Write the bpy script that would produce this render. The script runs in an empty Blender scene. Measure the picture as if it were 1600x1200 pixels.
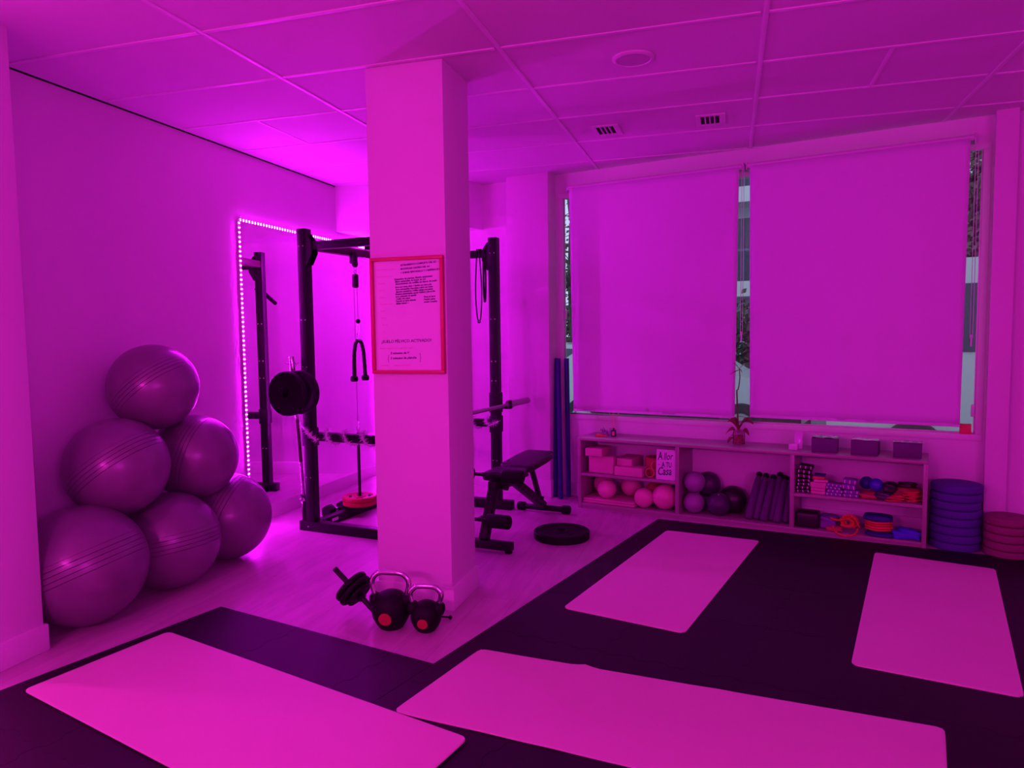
import bpy, bmesh, math, random
from mathutils import Vector, Matrix, Euler
random.seed(7)
SC = bpy.context.scene
COL = SC.collection
PI = math.pi
def R(d): return math.radians(d)

# ------------------------------------------------------------------ camera
cam_data = bpy.data.cameras.new('camera')
cam = bpy.data.objects.new('camera', cam_data); COL.objects.link(cam)
cam_data.sensor_width = 36.0
cam_data.lens = 1114.9 / 1600 * 36.0
cam_data.clip_start = 0.05
cR, cU, cF = Vector((0.957, 0.290, -0.013)), Vector((-0.008, 0.072, 0.997)), Vector((-0.291, 0.954, -0.071))
cF.normalize(); cR = (cR - cR.dot(cF) * cF).normalized(); cU = cR.cross(cF)
cam.matrix_world = Matrix(((cR.x, cU.x, -cF.x, 0), (cR.y, cU.y, -cF.y, 0), (cR.z, cU.z, -cF.z, 1.5), (0, 0, 0, 1)))
SC.camera = cam

# ------------------------------------------------------------------ view, world
SC.view_settings.view_transform = 'Standard'
SC.view_settings.look = 'None'
SC.view_settings.exposure = 0.0
SC.view_settings.gamma = 1.0
SC.view_settings.use_curve_mapping = False
wd_ = bpy.data.worlds.new('dusk_sky'); SC.world = wd_; wd_.use_nodes = True
bg = wd_.node_tree.nodes['Background']
bg.inputs['Color'].default_value = (0.60, 0.72, 1.0, 1); bg.inputs['Strength'].default_value = 1.1

# light levels
TAPE_E, BEAD_E = 0.0, 660.0          # led strips round the mirror (purple magenta)
TAPE2_E = 54.0                       # led strips round the second mirror
REAR_W = 56.0                       # wall lamp and added right fill behind the camera
PINK = (1.0, 0.022, 0.71)
PURPLE = (0.82, 0.0065, 1.0)

# ------------------------------------------------------------------ materials
MATS = {}
def mat(name, col, rough=0.6, metal=0.0, noise=None, bump=None, coat=0.0, coat_r=0.1, spec=0.5, alpha=None, sheen=0.0):
    if name in MATS: return MATS[name]
    m = bpy.data.materials.new(name); m.use_nodes = True
    nt = m.node_tree; b = nt.nodes['Principled BSDF']
    b.inputs['Base Color'].default_value = (*col, 1)
    b.inputs['Roughness'].default_value = rough
    b.inputs['Metallic'].default_value = metal
    b.inputs['Specular IOR Level'].default_value = spec
    if coat: b.inputs['Coat Weight'].default_value = coat; b.inputs['Coat Roughness'].default_value = coat_r
    if sheen: b.inputs['Sheen Weight'].default_value = sheen
    if noise or bump:
        tc = nt.nodes.new('ShaderNodeTexCoord')
    if noise:
        sc, amt = noise
        n = nt.nodes.new('ShaderNodeTexNoise'); n.inputs['Scale'].default_value = sc; n.inputs['Detail'].default_value = 4
        nt.links.new(tc.outputs['Object'], n.inputs['Vector'])
        r = nt.nodes.new('ShaderNodeMapRange'); r.inputs['To Min'].default_value = 1 - amt; r.inputs['To Max'].default_value = 1 + amt
        nt.links.new(n.outputs['Fac'], r.inputs['Value'])
        mx = nt.nodes.new('ShaderNodeVectorMath'); mx.operation = 'SCALE'; mx.inputs[0].default_value = col
        nt.links.new(r.outputs['Result'], mx.inputs['Scale']); nt.links.new(mx.outputs['Vector'], b.inputs['Base Color'])
    if bump:
        sc, st, di = bump
        n2 = nt.nodes.new('ShaderNodeTexNoise'); n2.inputs['Scale'].default_value = sc; n2.inputs['Detail'].default_value = 6
        nt.links.new(tc.outputs['Object'], n2.inputs['Vector'])
        bp = nt.nodes.new('ShaderNodeBump'); bp.inputs['Strength'].default_value = st; bp.inputs['Distance'].default_value = di
        nt.links.new(n2.outputs['Fac'], bp.inputs['Height']); nt.links.new(bp.outputs['Normal'], b.inputs['Normal'])
    MATS[name] = m; return m
def emis(name, col, st):
    if name in MATS: return MATS[name]
    m = bpy.data.materials.new(name); m.use_nodes = True; nt = m.node_tree
    nt.nodes.remove(nt.nodes['Principled BSDF'])
    e = nt.nodes.new('ShaderNodeEmission'); e.inputs['Color'].default_value = (*col, 1); e.inputs['Strength'].default_value = st
    nt.links.new(e.outputs['Emission'], nt.nodes['Material Output'].inputs['Surface'])
    MATS[name] = m; return m
def clear_glass(name, tint=(0.96, 0.96, 0.97), ior=1.5):
    if name in MATS: return MATS[name]
    m = bpy.data.materials.new(name); m.use_nodes = True; nt = m.node_tree
    nt.nodes.remove(nt.nodes['Principled BSDF'])
    t = nt.nodes.new('ShaderNodeBsdfTransparent'); t.inputs['Color'].default_value = (*tint, 1)
    g = nt.nodes.new('ShaderNodeBsdfGlossy'); g.inputs['Roughness'].default_value = 0.02
    f = nt.nodes.new('ShaderNodeFresnel'); f.inputs['IOR'].default_value = ior
    x = nt.nodes.new('ShaderNodeMixShader')
    nt.links.new(f.outputs[0], x.inputs[0]); nt.links.new(t.outputs[0], x.inputs[1]); nt.links.new(g.outputs[0], x.inputs[2])
    nt.links.new(x.outputs[0], nt.nodes['Material Output'].inputs['Surface'])
    MATS[name] = m; return m

M_wall = mat('wall_paint', (0.78, 0.77, 0.76), 0.75, noise=(1.5, 0.02), bump=(90, 0.08, 0.002))
M_ceil = mat('ceiling_panel', (0.74, 0.74, 0.74), 0.85, noise=(2.0, 0.03), bump=(120, 0.1, 0.002))
M_bar = mat('ceiling_grid_bar', (0.85, 0.85, 0.85), 0.4)
M_void = mat('dark_gap', (0.01, 0.01, 0.01), 0.9)
M_base = mat('white_baseboard', (0.80, 0.79, 0.78), 0.45)
M_black = mat('black_powder_coat', (0.007, 0.006, 0.009), 0.42, spec=.35, bump=(250, 0.1, 0.0005))
M_dred = mat('dark_red_coat', (0.055, 0.012, 0.018), 0.4)
M_rub = mat('black_rubber', (0.004, 0.004, 0.005), 0.6, spec=.25, bump=(150, 0.15, 0.0008))
M_chrome = mat('chrome', (0.80, 0.80, 0.82), 0.12, 1.0)
M_steel = mat('brushed_steel', (0.55, 0.55, 0.57), 0.3, 1.0)
M_redp = mat('red_plate', (0.42, 0.06, 0.04), 0.4)
M_vinyl = mat('black_vinyl', (0.022, 0.015, 0.028), 0.42, bump=(80, 0.1, 0.001))
M_foamb = mat('black_foam_tile', (0.006, 0.005, 0.008), 0.6, spec=.36, bump=(300, 0.25, 0.0006), noise=(3, 0.15))
M_mat = mat('white_yoga_mat', (0.74, 0.72, 0.56), 0.6, noise=(2.2, 0.05), bump=(6, 0.10, 0.01))
M_wood = mat('pale_wood_board', (0.36, 0.34, 0.29), 0.28, noise=(3, 0.06))
M_frame = mat('red_frame', (0.58, 0.08, 0.10), 0.35)
M_paper = mat('white_board', (0.82, 0.82, 0.82), 0.3)
M_ink = mat('black_ink', (0.03, 0.015, 0.08), 0.6)
M_redink = mat('red_ink', (0.75, 0.12, 0.35), 0.6)
M_fab = mat('blind_fabric', (0.74, 0.74, 0.80), 0.8, noise=(1.2, 0.03))
M_plas = mat('white_plastic', (0.75, 0.75, 0.76), 0.35)
M_pinkf = mat('pink_foam', (0.62, 0.30, 0.38), 0.7)
M_pinkb = mat('pink_ball_rubber', (0.74, 0.35, 0.42), 0.35)
M_redf = mat('red_brown_foam', (0.50, 0.10, 0.09), 0.7)
M_lil = mat('grey_lilac_ball', (0.30, 0.24, 0.33), 0.4)
M_darkp = mat('dark_purple_rubber', (0.06, 0.03, 0.08), 0.4)
M_blkb = mat('black_ball_rubber', (0.02, 0.012, 0.02), 0.35)
M_navy = mat('navy_foam', (0.02, 0.02, 0.20), 0.6)
M_blue = mat('royal_blue_cloth', (0.06, 0.05, 0.60), 0.7, noise=(40, 0.2))
M_orange = mat('orange_band', (0.62, 0.16, 0.03), 0.55)
M_redband = mat('red_band', (0.75, 0.07, 0.09), 0.5)
M_purp = mat('purple_cloth', (0.20, 0.10, 0.35), 0.8)
M_discb = mat('violet_blue_foam', (0.07, 0.05, 0.26), 0.75, noise=(30, 0.1))
M_discr = mat('brown_pink_foam', (0.24, 0.10, 0.13), 0.75, noise=(30, 0.1))
M_boxp = mat('dark_purple_box', (0.11, 0.05, 0.14), 0.6)
M_leaf = mat('plant_leaf', (0.20, 0.07, 0.05), 0.5)
M_stem = mat('plant_stem', (0.12, 0.05, 0.04), 0.6)
M_tinsel = mat('silver_tinsel', (0.95, 0.93, 0.96), 0.3, 0.35)
M_glass = clear_glass('window_glass')
M_jar = clear_glass('jar_glass', (0.93, 0.9, 0.92), 1.12)
M_amber = mat('dark_bottle', (0.05, 0.012, 0.03), 0.12, coat=0.5)
M_led = mat('led_tape', (0.8, 0.8, 0.8), 0.5)
M_bead = emis('led_bead_glow', PURPLE, BEAD_E)
M_led2 = emis('led_tape_glow_pink', PINK, TAPE2_E)

# mirror
M_mir = mat('mirror_silver', (0.90, 0.90, 0.92), 0.0, 1.0)

# floor: pale laminate planks along the left wall
def floor_mat():
    m = bpy.data.materials.new('pale_laminate'); m.use_nodes = True; nt = m.node_tree; b = nt.nodes['Principled BSDF']
    tc = nt.nodes.new('ShaderNodeTexCoord'); mp = nt.nodes.new('ShaderNodeMapping')
    mp.inputs['Rotation'].default_value = (0, 0, R(90)); nt.links.new(tc.outputs['Object'], mp.inputs['Vector'])
    br = nt.nodes.new('ShaderNodeTexBrick'); br.offset = 0.37; br.inputs['Scale'].default_value = 1.0
    br.inputs['Brick Width'].default_value = 1.25; br.inputs['Row Height'].default_value = 0.19; br.inputs['Mortar Size'].default_value = 0.0012
    br.inputs['Color1'].default_value = (0.60, 0.55, 0.52, 1); br.inputs['Color2'].default_value = (0.55, 0.50, 0.47, 1); br.inputs['Mortar'].default_value = (0.38, 0.33, 0.30, 1)
    nt.links.new(mp.outputs['Vector'], br.inputs['Vector'])
    n = nt.nodes.new('ShaderNodeTexNoise'); n.inputs['Scale'].default_value = 3.5; n.inputs['Detail'].default_value = 7; n.inputs['Distortion'].default_value = 0.6
    mp2 = nt.nodes.new('ShaderNodeMapping'); mp2.inputs['Scale'].default_value = (5, 0.8, 1); nt.links.new(tc.outputs['Object'], mp2.inputs['Vector']); nt.links.new(mp2.outputs['Vector'], n.inputs['Vector'])
    mx = nt.nodes.new('ShaderNodeMix'); mx.data_type = 'RGBA'; mx.blend_type = 'MULTIPLY'; mx.inputs['Factor'].default_value = 0.35
    cr = nt.nodes.new('ShaderNodeValToRGB'); cr.color_ramp.elements[0].position = 0.35; cr.color_ramp.elements[0].color = (0.6, 0.58, 0.57, 1); cr.color_ramp.elements[1].position = 0.62
    nt.links.new(n.outputs['Fac'], cr.inputs['Fac']); nt.links.new(br.outputs['Color'], mx.inputs['A']); nt.links.new(cr.outputs['Color'], mx.inputs['B'])
    nt.links.new(mx.outputs['Result'], b.inputs['Base Color']); b.inputs['Roughness'].default_value = 0.42
    return m
M_floor = floor_mat()
# exercise ball: satin grey vinyl with moulded rings
def ball_mat():
    m = bpy.data.materials.new('grey_vinyl_ball'); m.use_nodes = True; nt = m.node_tree; b = nt.nodes['Principled BSDF']
    b.inputs['Base Color'].default_value = (0.22, 0.20, 0.22, 1); b.inputs['Roughness'].default_value = 0.34
    b.inputs['Metallic'].default_value = 0.25
    b.inputs['Coat Weight'].default_value = 0.2; b.inputs['Coat Roughness'].default_value = 0.15
    tc = nt.nodes.new('ShaderNodeTexCoord'); sp = nt.nodes.new('ShaderNodeSeparateXYZ'); nt.links.new(tc.outputs['Object'], sp.inputs[0])
    w = nt.nodes.new('ShaderNodeMath'); w.operation = 'MULTIPLY'; w.inputs[1].default_value = 2 * PI / 0.085; nt.links.new(sp.outputs['Z'], w.inputs[0])
    s = nt.nodes.new('ShaderNodeMath'); s.operation = 'SINE'; nt.links.new(w.outputs[0], s.inputs[0])
    p = nt.nodes.new('ShaderNodeMath'); p.operation = 'POWER'; p.inputs[1].default_value = 60; a = nt.nodes.new('ShaderNodeMath'); a.operation = 'MAXIMUM'; a.inputs[1].default_value = 0.0
    nt.links.new(s.outputs[0], a.inputs[0]); nt.links.new(a.outputs[0], p.inputs[0])
    bp = nt.nodes.new('ShaderNodeBump'); bp.inputs['Strength'].default_value = 1.0; bp.inputs['Distance'].default_value = 0.02; bp.invert = True
    ab = nt.nodes.new('ShaderNodeMath'); ab.operation = 'ABSOLUTE'; nt.links.new(sp.outputs['Z'], ab.inputs[0])
    lt_ = nt.nodes.new('ShaderNodeMath'); lt_.operation = 'LESS_THAN'; lt_.inputs[1].default_value = .19; nt.links.new(ab.outputs[0], lt_.inputs[0])
    mm = nt.nodes.new('ShaderNodeMath'); mm.operation = 'MULTIPLY'; nt.links.new(p.outputs[0], mm.inputs[0]); nt.links.new(lt_.outputs[0], mm.inputs[1])
    nt.links.new(mm.outputs[0], bp.inputs['Height']); nt.links.new(bp.outputs['Normal'], b.inputs['Normal'])
    return m
M_ball = ball_mat()

# ------------------------------------------------------------------ mesh builder
def frame_from(d):
    d = Vector(d).normalized(); up = Vector((0, 0, 1)) if abs(d.z) < 0.95 else Vector((0, 1, 0))
    x = up.cross(d).normalized(); y = d.cross(x)
    return Matrix((x, y, d)).transposed()
class MB:
    def __init__(s): s.bm = bmesh.new()
    def _take(s, t, M=None):
        if M is not None: bmesh.ops.transform(t, matrix=M, verts=t.verts)
        me = bpy.data.meshes.new('t'); t.to_mesh(me); t.free(); s.bm.from_mesh(me); bpy.data.meshes.remove(me); return s
    def box(s, c, size, rot=(0, 0, 0), bev=0.0, seg=2, M=None, taper=None):
        t = bmesh.new(); bmesh.ops.create_cube(t, size=1)
        bmesh.ops.scale(t, vec=size, verts=t.verts)
        if taper:
            for v in t.verts:
                if v.co.z > 0: v.co.x *= taper[0]; v.co.y *= taper[1]
        if bev: bmesh.ops.bevel(t, geom=t.edges[:], offset=bev, segments=seg, profile=0.5, affect='EDGES', clamp_overlap=True)
        X = Matrix.Translation(c) @ Euler(rot).to_matrix().to_4x4()
        return s._take(t, (M @ X) if M is not None else X)
    def bx(s, lo, hi, bev=0.0, seg=2, M=None):
        lo, hi = Vector(lo), Vector(hi); return s.box((lo + hi) / 2, hi - lo, bev=bev, seg=seg, M=M)
    def beam(s, a, b, w, h, bev=0.004, up=(0, 0, 1)):
        a, b = Vector(a), Vector(b); d = (b - a); L = d.length; z = d.normalized(); x = Vector(up).cross(z)
        if x.length < 1e-3: x = Vector((1, 0, 0))
        x.normalize(); y = z.cross(x); X = Matrix((x, y, z)).transposed().to_4x4(); X.translation = (a + b) / 2
        t = bmesh.new(); bmesh.ops.create_cube(t, size=1); bmesh.ops.scale(t, vec=(w, h, L), verts=t.verts)
        if bev: bmesh.ops.bevel(t, geom=t.edges[:], offset=bev, segments=2, profile=0.5, affect='EDGES', clamp_overlap=True)
        return s._take(t, X)
    def cyl(s, a, b, r, r2=None, seg=20, bev=0.0):
        a, b = Vector(a), Vector(b); d = b - a; X = frame_from(d).to_4x4(); X.translation = (a + b) / 2
        t = bmesh.new(); bmesh.ops.create_cone(t, cap_ends=True, segments=seg, radius1=r, radius2=r if r2 is None else r2, depth=d.length)
        if bev:
            es = [e for e in t.edges if len(e.link_faces) == 2 and any(len(f.verts) > 4 for f in e.link_faces)]
            bmesh.ops.bevel(t, geom=es, offset=bev, segments=3, profile=0.5, affect='EDGES', clamp_overlap=True)
        return s._take(t, X)
    def lathe(s, prof, c=(0, 0, 0), ax=(0, 0, 1), seg=32):
        t = bmesh.new(); rings = []
        for r, z in prof:
            if r < 1e-5: rings.append([t.verts.new((0, 0, z))])
            else: rings.append([t.verts.new((r * math.cos(2 * PI * k / seg), r * math.sin(2 * PI * k / seg), z)) for k in range(seg)])
        for A, B in zip(rings[:-1], rings[1:]):
            for k in range(seg):
                k2 = (k + 1) % seg
                if len(A) == 1 and len(B) == 1: continue
                if len(A) == 1: t.faces.new((A[0], B[k2], B[k]))
                elif len(B) == 1: t.faces.new((A[k], A[k2], B[0]))
                else: t.faces.new((A[k], A[k2], B[k2], B[k]))
        for ring, flip in ((rings[0], True), (rings[-1], False)):
            if len(ring) > 1: t.faces.new(ring[::-1] if flip else ring)
        bmesh.ops.recalc_face_normals(t, faces=t.faces[:])
        X = frame_from(ax).to_4x4(); X.translation = c
        return s._take(t, X)
    def sph(s, c, r, sc=(1, 1, 1), seg=32, rot=(0, 0, 0)):
        t = bmesh.new(); bmesh.ops.create_uvsphere(t, u_segments=seg, v_segments=seg // 2, radius=r)
        X = Matrix.Translation(c) @ Euler(rot).to_matrix().to_4x4() @ Matrix.Diagonal((*sc, 1))
        return s._take(t, X)
    def tube(s, pts, r, seg=8, closed=False, radii=None, flat=None):
        pts = [Vector(p) for p in pts]; n = len(pts); t = bmesh.new(); rings = []
        prev = None
        for i, p in enumerate(pts):
            if closed: d = pts[(i + 1) % n] - pts[i - 1]
            else: d = pts[min(i + 1, n - 1)] - pts[max(i - 1, 0)]
            d.normalize()
            if prev is None: x = frame_from(d).col[0].copy()
            else: x = prev - prev.dot(d) * d; x.normalize()
            prev = x; y = d.cross(x); rr = radii[i] if radii else r
            fx, fy = flat if flat else (1, 1)
            rings.append([t.verts.new(p + x * (rr * fx * math.cos(2 * PI * k / seg)) + y * (rr * fy * math.sin(2 * PI * k / seg))) for k in range(seg)])
        m = n if closed else n - 1
        for i in range(m):
            A, B = rings[i], rings[(i + 1) % n]
            for k in range(seg): t.faces.new((A[k], A[(k + 1) % seg], B[(k + 1) % seg], B[k]))
        if not closed: t.faces.new(rings[0][::-1]); t.faces.new(rings[-1])
        bmesh.ops.recalc_face_normals(t, faces=t.faces[:])
        return s._take(t)
    def prism(s, pts, z0, z1, bev=0.0, seg=2, M=None):
        t = bmesh.new(); vs = [t.verts.new((x, y, z0)) for x, y in pts]; f = t.faces.new(vs)
        ex = bmesh.ops.extrude_face_region(t, geom=[f]); up = [g for g in ex['geom'] if isinstance(g, bmesh.types.BMVert)]
        for v in up: v.co.z = z1
        bmesh.ops.recalc_face_normals(t, faces=t.faces[:])
        if bev:
            es = [e for e in t.edges if all(abs(v.co.z - z1) < 1e-6 for v in e.verts)]
            bmesh.ops.bevel(t, geom=es, offset=bev, segments=seg, profile=0.5, affect='EDGES', clamp_overlap=True)
        return s._take(t, M)
    def mesh(s, verts, faces):
        vs = [s.bm.verts.new(v) for v in verts]
        for f in faces:
            try: s.bm.faces.new([vs[i] for i in f])
            except ValueError: pass
        return s
    def text(s, txt, size, M, shear=0.0, align='LEFT', ext=0.0006, weight=0.0):
        cu = bpy.data.curves.new('t', 'FONT'); cu.body = txt; cu.size = size; cu.shear = shear; cu.align_x = align; cu.extrude = ext; cu.offset = weight; cu.resolution_u = 2
        o = bpy.data.objects.new('t', cu); COL.objects.link(o); bpy.context.view_layer.update()
        dg = bpy.context.evaluated_depsgraph_get(); e = o.evaluated_get(dg); me = e.to_mesh()
        t = bmesh.new(); t.from_mesh(me); e.to_mesh_clear(); bpy.data.objects.remove(o); bpy.data.curves.remove(cu)
        return s._take(t, M)
    def build(s, name, m, parent=None, ang=35, subd=0):
        me = bpy.data.meshes.new(name); s.bm.to_mesh(me); s.bm.free()
        for p in me.polygons: p.use_smooth = True
        me.set_sharp_from_angle(angle=R(ang)); me.materials.append(m)
        o = bpy.data.objects.new(name, me); COL.objects.link(o)
        if parent: o.parent = parent
        if subd:
            md = o.modifiers.new('sub', 'SUBSURF'); md.levels = subd; md.render_levels = subd
        return o
def tag(o, label, cat, group=None, kind=None):
    if label: o['label'] = label
    if cat: o['category'] = cat
    if group: o['group'] = group
    if kind: o['kind'] = kind
    return o
def thing(name, label, cat, loc=(0, 0, 0), rz=0.0, group=None, rot=None):
    o = bpy.data.objects.new(name, None); COL.objects.link(o); o.empty_display_size = 0.1
    o.location = loc; o.rotation_euler = rot if rot else (0, 0, rz)
    return tag(o, label, cat, group)
def solo(name, mb, m, label, cat, loc=(0, 0, 0), rz=0.0, group=None, rot=None, ang=35):
    o = mb.build(name, m, ang=ang); o.location = loc; o.rotation_euler = rot if rot else (0, 0, rz)
    return tag(o, label, cat, group)
def struct(name, mb, m, parent=None):
    o = mb.build(name, m, parent)
    if parent is None: o['kind'] = 'structure'
    return o
def dup(root, loc, rz=None, rot=None, label=None, group=None):
    r = root.copy(); COL.objects.link(r); r.location = loc
    if rz is not None: r.rotation_euler = (0, 0, rz)
    if rot is not None: r.rotation_euler = rot
    if label: r['label'] = label
    if group: r['group'] = group
    for ch in list(root.children):
        c = ch.copy(); COL.objects.link(c); c.parent = r
        for g in ch.children:
            d = g.copy(); COL.objects.link(d); d.parent = c
    return r

# ------------------------------------------------------------------ frames of reference
H = 2.915
WD = Vector((0.9725, -0.2328, 0)).normalized()      # along the window wall, to the right
WN = Vector((-WD.y, WD.x, 0))                        # outwards through the window
WA = math.atan2(WD.y, WD.x)
def W(u, k, z=0.0): return WD * u + WN * k + Vector((0, 0, z))
MW = Matrix.Rotation(WA, 4, 'Z')                     # local x=u y=k
KW = 5.87
def wk(x): return (KW - WN.x * x) / WN.y             # y of the window wall at x

# ------------------------------------------------------------------ shell
XL = -3.62; XR = 4.6; YB = -2.2
f = MB(); f.bx((XL - .2, YB - .2, -.1), (XR + .2, 8.0, 0.0)); 
FLOOR = struct('floor', f, M_floor)
# left wall, cut for nothing
struct('wall_left', MB().bx((XL - .15, YB - .1, 0), (XL, 7.1, 3.1)), M_wall)
struct('wall_rear', MB().bx((XL, YB - .15, 0), (XR, YB, 3.1)), M_wall)
struct('wall_right', MB().bx((XR, YB - .15, 0), (XR + .15, 5.6, 3.1)), M_wall)
# window wall: lower part, lintel, left and right of the opening
WU0, WU1, WZ0, WZ1 = -2.89, 0.277, 0.757, 2.70
w = MB()
w.bx((-5.2, KW, 0), (5.0, KW + .036, WZ0), M=MW); w.bx((-5.2, KW, WZ1), (5.0, KW + .036, 3.1), M=MW)
w.bx((-5.2, KW, WZ0), (WU0, KW + .036, WZ1), M=MW); w.bx((WU1, KW, WZ0), (5.0, KW + .036, WZ1), M=MW)
struct('wall_window', w, M_wall)
# ceiling: suspended panels on a grid
c = MB()
c.bx((XL + .018, YB, H + .004), (XR, 4.0, H + .03))
tri = [(XL + .018, 4.0), (XR, 4.0), (XR, wk(XR) - .004), (XL + .018, wk(XL + .018) - .004)]
c.prism(tri, H + .004, H + .03)
CEIL = struct('ceiling', c, M_ceil)
g = MB(); bw = 0.012
xs = [XL + .04, -2.365, -1.110, 0.145, 1.400, 2.655, 3.91]
ys = [2.87 + .6225 * k for k in range(-8, 6)]
for x in xs[1:]: g.bx((x - bw, YB, H - .002), (x + bw, wk(x) - .01, H + .006), bev=.001)
for y in ys:
    for a, b in zip(xs[:-1], xs[1:]):
        xx1 = min(b - bw, (KW - WN.y * y) / WN.x if WN.y * y + WN.x * b > KW else b - bw)
        if xx1 > a + .05: g.bx((a + bw, y - bw, H - .001), (xx1 - .01, y + bw, H + .006), bev=.001)
g.bx((-3.0, 4.115 + bw, H), (-2.98, 4.7375 - bw, H + .006)); g.bx((.77, 4.115 + bw, H), (.79, 4.7375 - bw, H + .006))
struct('trim_1', g, M_bar)
# black strips painting the shade in the gap above the left wall
struct('gap_shade', MB().bx((XL - .01, YB, H + .07), (XL + .3, 6.8, H + .09)).bx((XL + .0005, YB, H + .0), (XL + .004, 6.15, H + .09)), M_void)
# near pilaster, beam and soffit in the alcove, column by the window, post right of the window
PX0, PX1, PY0, PY1 = XL, -3.155, 2.22, 2.545
struct('column_1', MB().bx((PX0 - .05, PY0, 0), (PX1, PY1, 3.0), bev=.004), M_wall)
C1 = (-1.552, 6.247)
col = MB().bx((-.43, 0, 0), (0, .17, 3.0), bev=.004, M=Matrix.Translation((C1[0], C1[1], 0)) @ MW)
struct('column_2', col, M_wall)
col = MB().bx((.335, 5.765, 0), (.462, KW + .05, 3.0), bev=.004, M=MW)
struct('column_3', col, M_wall)
SB = 2.495
s1 = MB().prism([(XL - .05, 6.14), (-2.345, 6.35), (-2.262, 6.66), (-2.262, 7.0), (XL - .05, 7.2)], SB, 3.0)
struct('soffit_1', s1, M_wall)
s2 = MB().bx((-4.6, 5.80, SB), (-3.4, KW + .02, 3.0), M=MW)
# baseboards
def bb_prism(b, pts, h=.115, t=.014):
    return b
struct('baseboard_left', MB().bx((XL - .01, PY1, 0), (XL + .014, 6.9, .115), bev=.003).bx((XL - .01, YB, 0), (XL + .014, PY0, .115), bev=.003), M_base)
struct('baseboard_window', MB().bx((-4.4, KW - .014, 0), (-3.1, KW + .01, .13), bev=.003, M=MW).bx((-2.9, KW - .014, 0), (3.5, KW + .01, .13), bev=.003, M=MW), M_base)
struct('baseboard_pilaster', MB().bx((PX0, PY0 - .014, 0), (PX1 + .016, PY1 + .014, .128), bev=.004), M_base)
struct('baseboard_column', MB().bx((-.444, -.014, 0), (.014, .2, .16), bev=.003, M=Matrix.Translation((C1[0], C1[1], 0)) @ MW), M_base)
# central pillar
struct('column_4', MB().bx((-1.876, 3.530, 0), (-1.432, 3.905, 3.0), bev=.004), M_wall)
struct('baseboard_pillar', MB().bx((-1.892, 3.514, 0), (-1.416, 3.921, .125), bev=.003), M_base)

# window: frame, glass
wf = MB(); fw = .045
for a, b in (((WU0 - fw, WZ0 - fw), (WU1 + fw, WZ0)), ((WU0 - fw, WZ1), (WU1 + fw, WZ1 + fw)), ((WU0 - fw, WZ0), (WU0, WZ1)), ((WU1, WZ0), (WU1 + fw, WZ1))):
    wf.bx((a[0], KW - .008, a[1]), (b[0], KW + .034, b[1]), bev=.003, M=MW)
win = struct('window_1', wf, M_base)
struct('window_bead', MB().bx((WU0, KW + .012, WZ0), (WU1, KW + .022, WZ0 + .012), M=MW).bx((WU0, KW + .012, WZ0), (WU0 + .01, KW + .022, WZ1), M=MW).bx((WU1 - .01, KW + .012, WZ0), (WU1, KW + .022, WZ1), M=MW), M_steel, win)
struct('glass', MB().bx((WU0, KW + .024, WZ0), (WU1, KW + .029, WZ1), M=MW), M_glass, win)

# ------------------------------------------------------------------ mirror and its led strips
MY0, MY1, MZ0, MZ1 = 4.69, 6.865, .115, 2.395
mir = thing('wall_mirror', 'tall frameless mirror on the left wall edged with glowing lights', 'mirror', (XL, 0, 0))
MB().bx((.001, MY0, MZ0), (.012, MY1, MZ1)).build('mirror_glass', M_mir, mir)
def led_strip(a, b, label, tape, bead, dx=.02, sp=.036, w=.019):
    a, b = Vector(a), Vector(b); d = b - a; L = d.length; e = d.normalized(); mid = (a + b) / 2
    o = thing('led_strip', label, 'led strip', mid, group='led strips round the wall mirrors')
    side = Vector((0, 0, 1)) if abs(e.z) < .5 else Vector((0, 1, 0))
    vert = abs(e.z) > .5
    hb = L / 2
    if vert: MB().bx((-.006, -w / 2, -hb), (0, w / 2, hb)).build('tape', tape, o)
    else: MB().bx((-.006, -hb, -w / 2), (0, hb, w / 2)).build('tape', tape, o)
    n = int(L / sp); proto = None
    for i in range(n):
        t = -hb + sp * (i + .5); lc = (0, 0, t) if vert else (0, t, 0)
        if proto is None:
            m = MB()
            if vert: m.bx((0, -.009, -.0045), (.0015, .009, .0045))
            else: m.bx((0, -.0045, -.009), (.0015, .0045, .009))
            proto = m.build('led_bead', bead, o); proto.location = lc
        else:
            c_ = proto.copy(); COL.objects.link(c_); c_.parent = o; c_.location = lc
    return o
XS = XL + .022
led_strip((XS, MY0, .12), (XS, MY0, MZ1), 'glowing pink-purple vertical led strip on the left edge of the wall mirror', M_led, M_bead)
led_strip((XS, MY0, MZ1), (XS, MY1, MZ1), 'glowing pink-purple horizontal led strip along the top edge of the wall mirror', M_led, M_bead)
led_strip((XS, MY1, .12), (XS, MY1, MZ1), 'glowing vertical led strip on the far edge of the wall mirror', M_led, M_bead)
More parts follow.
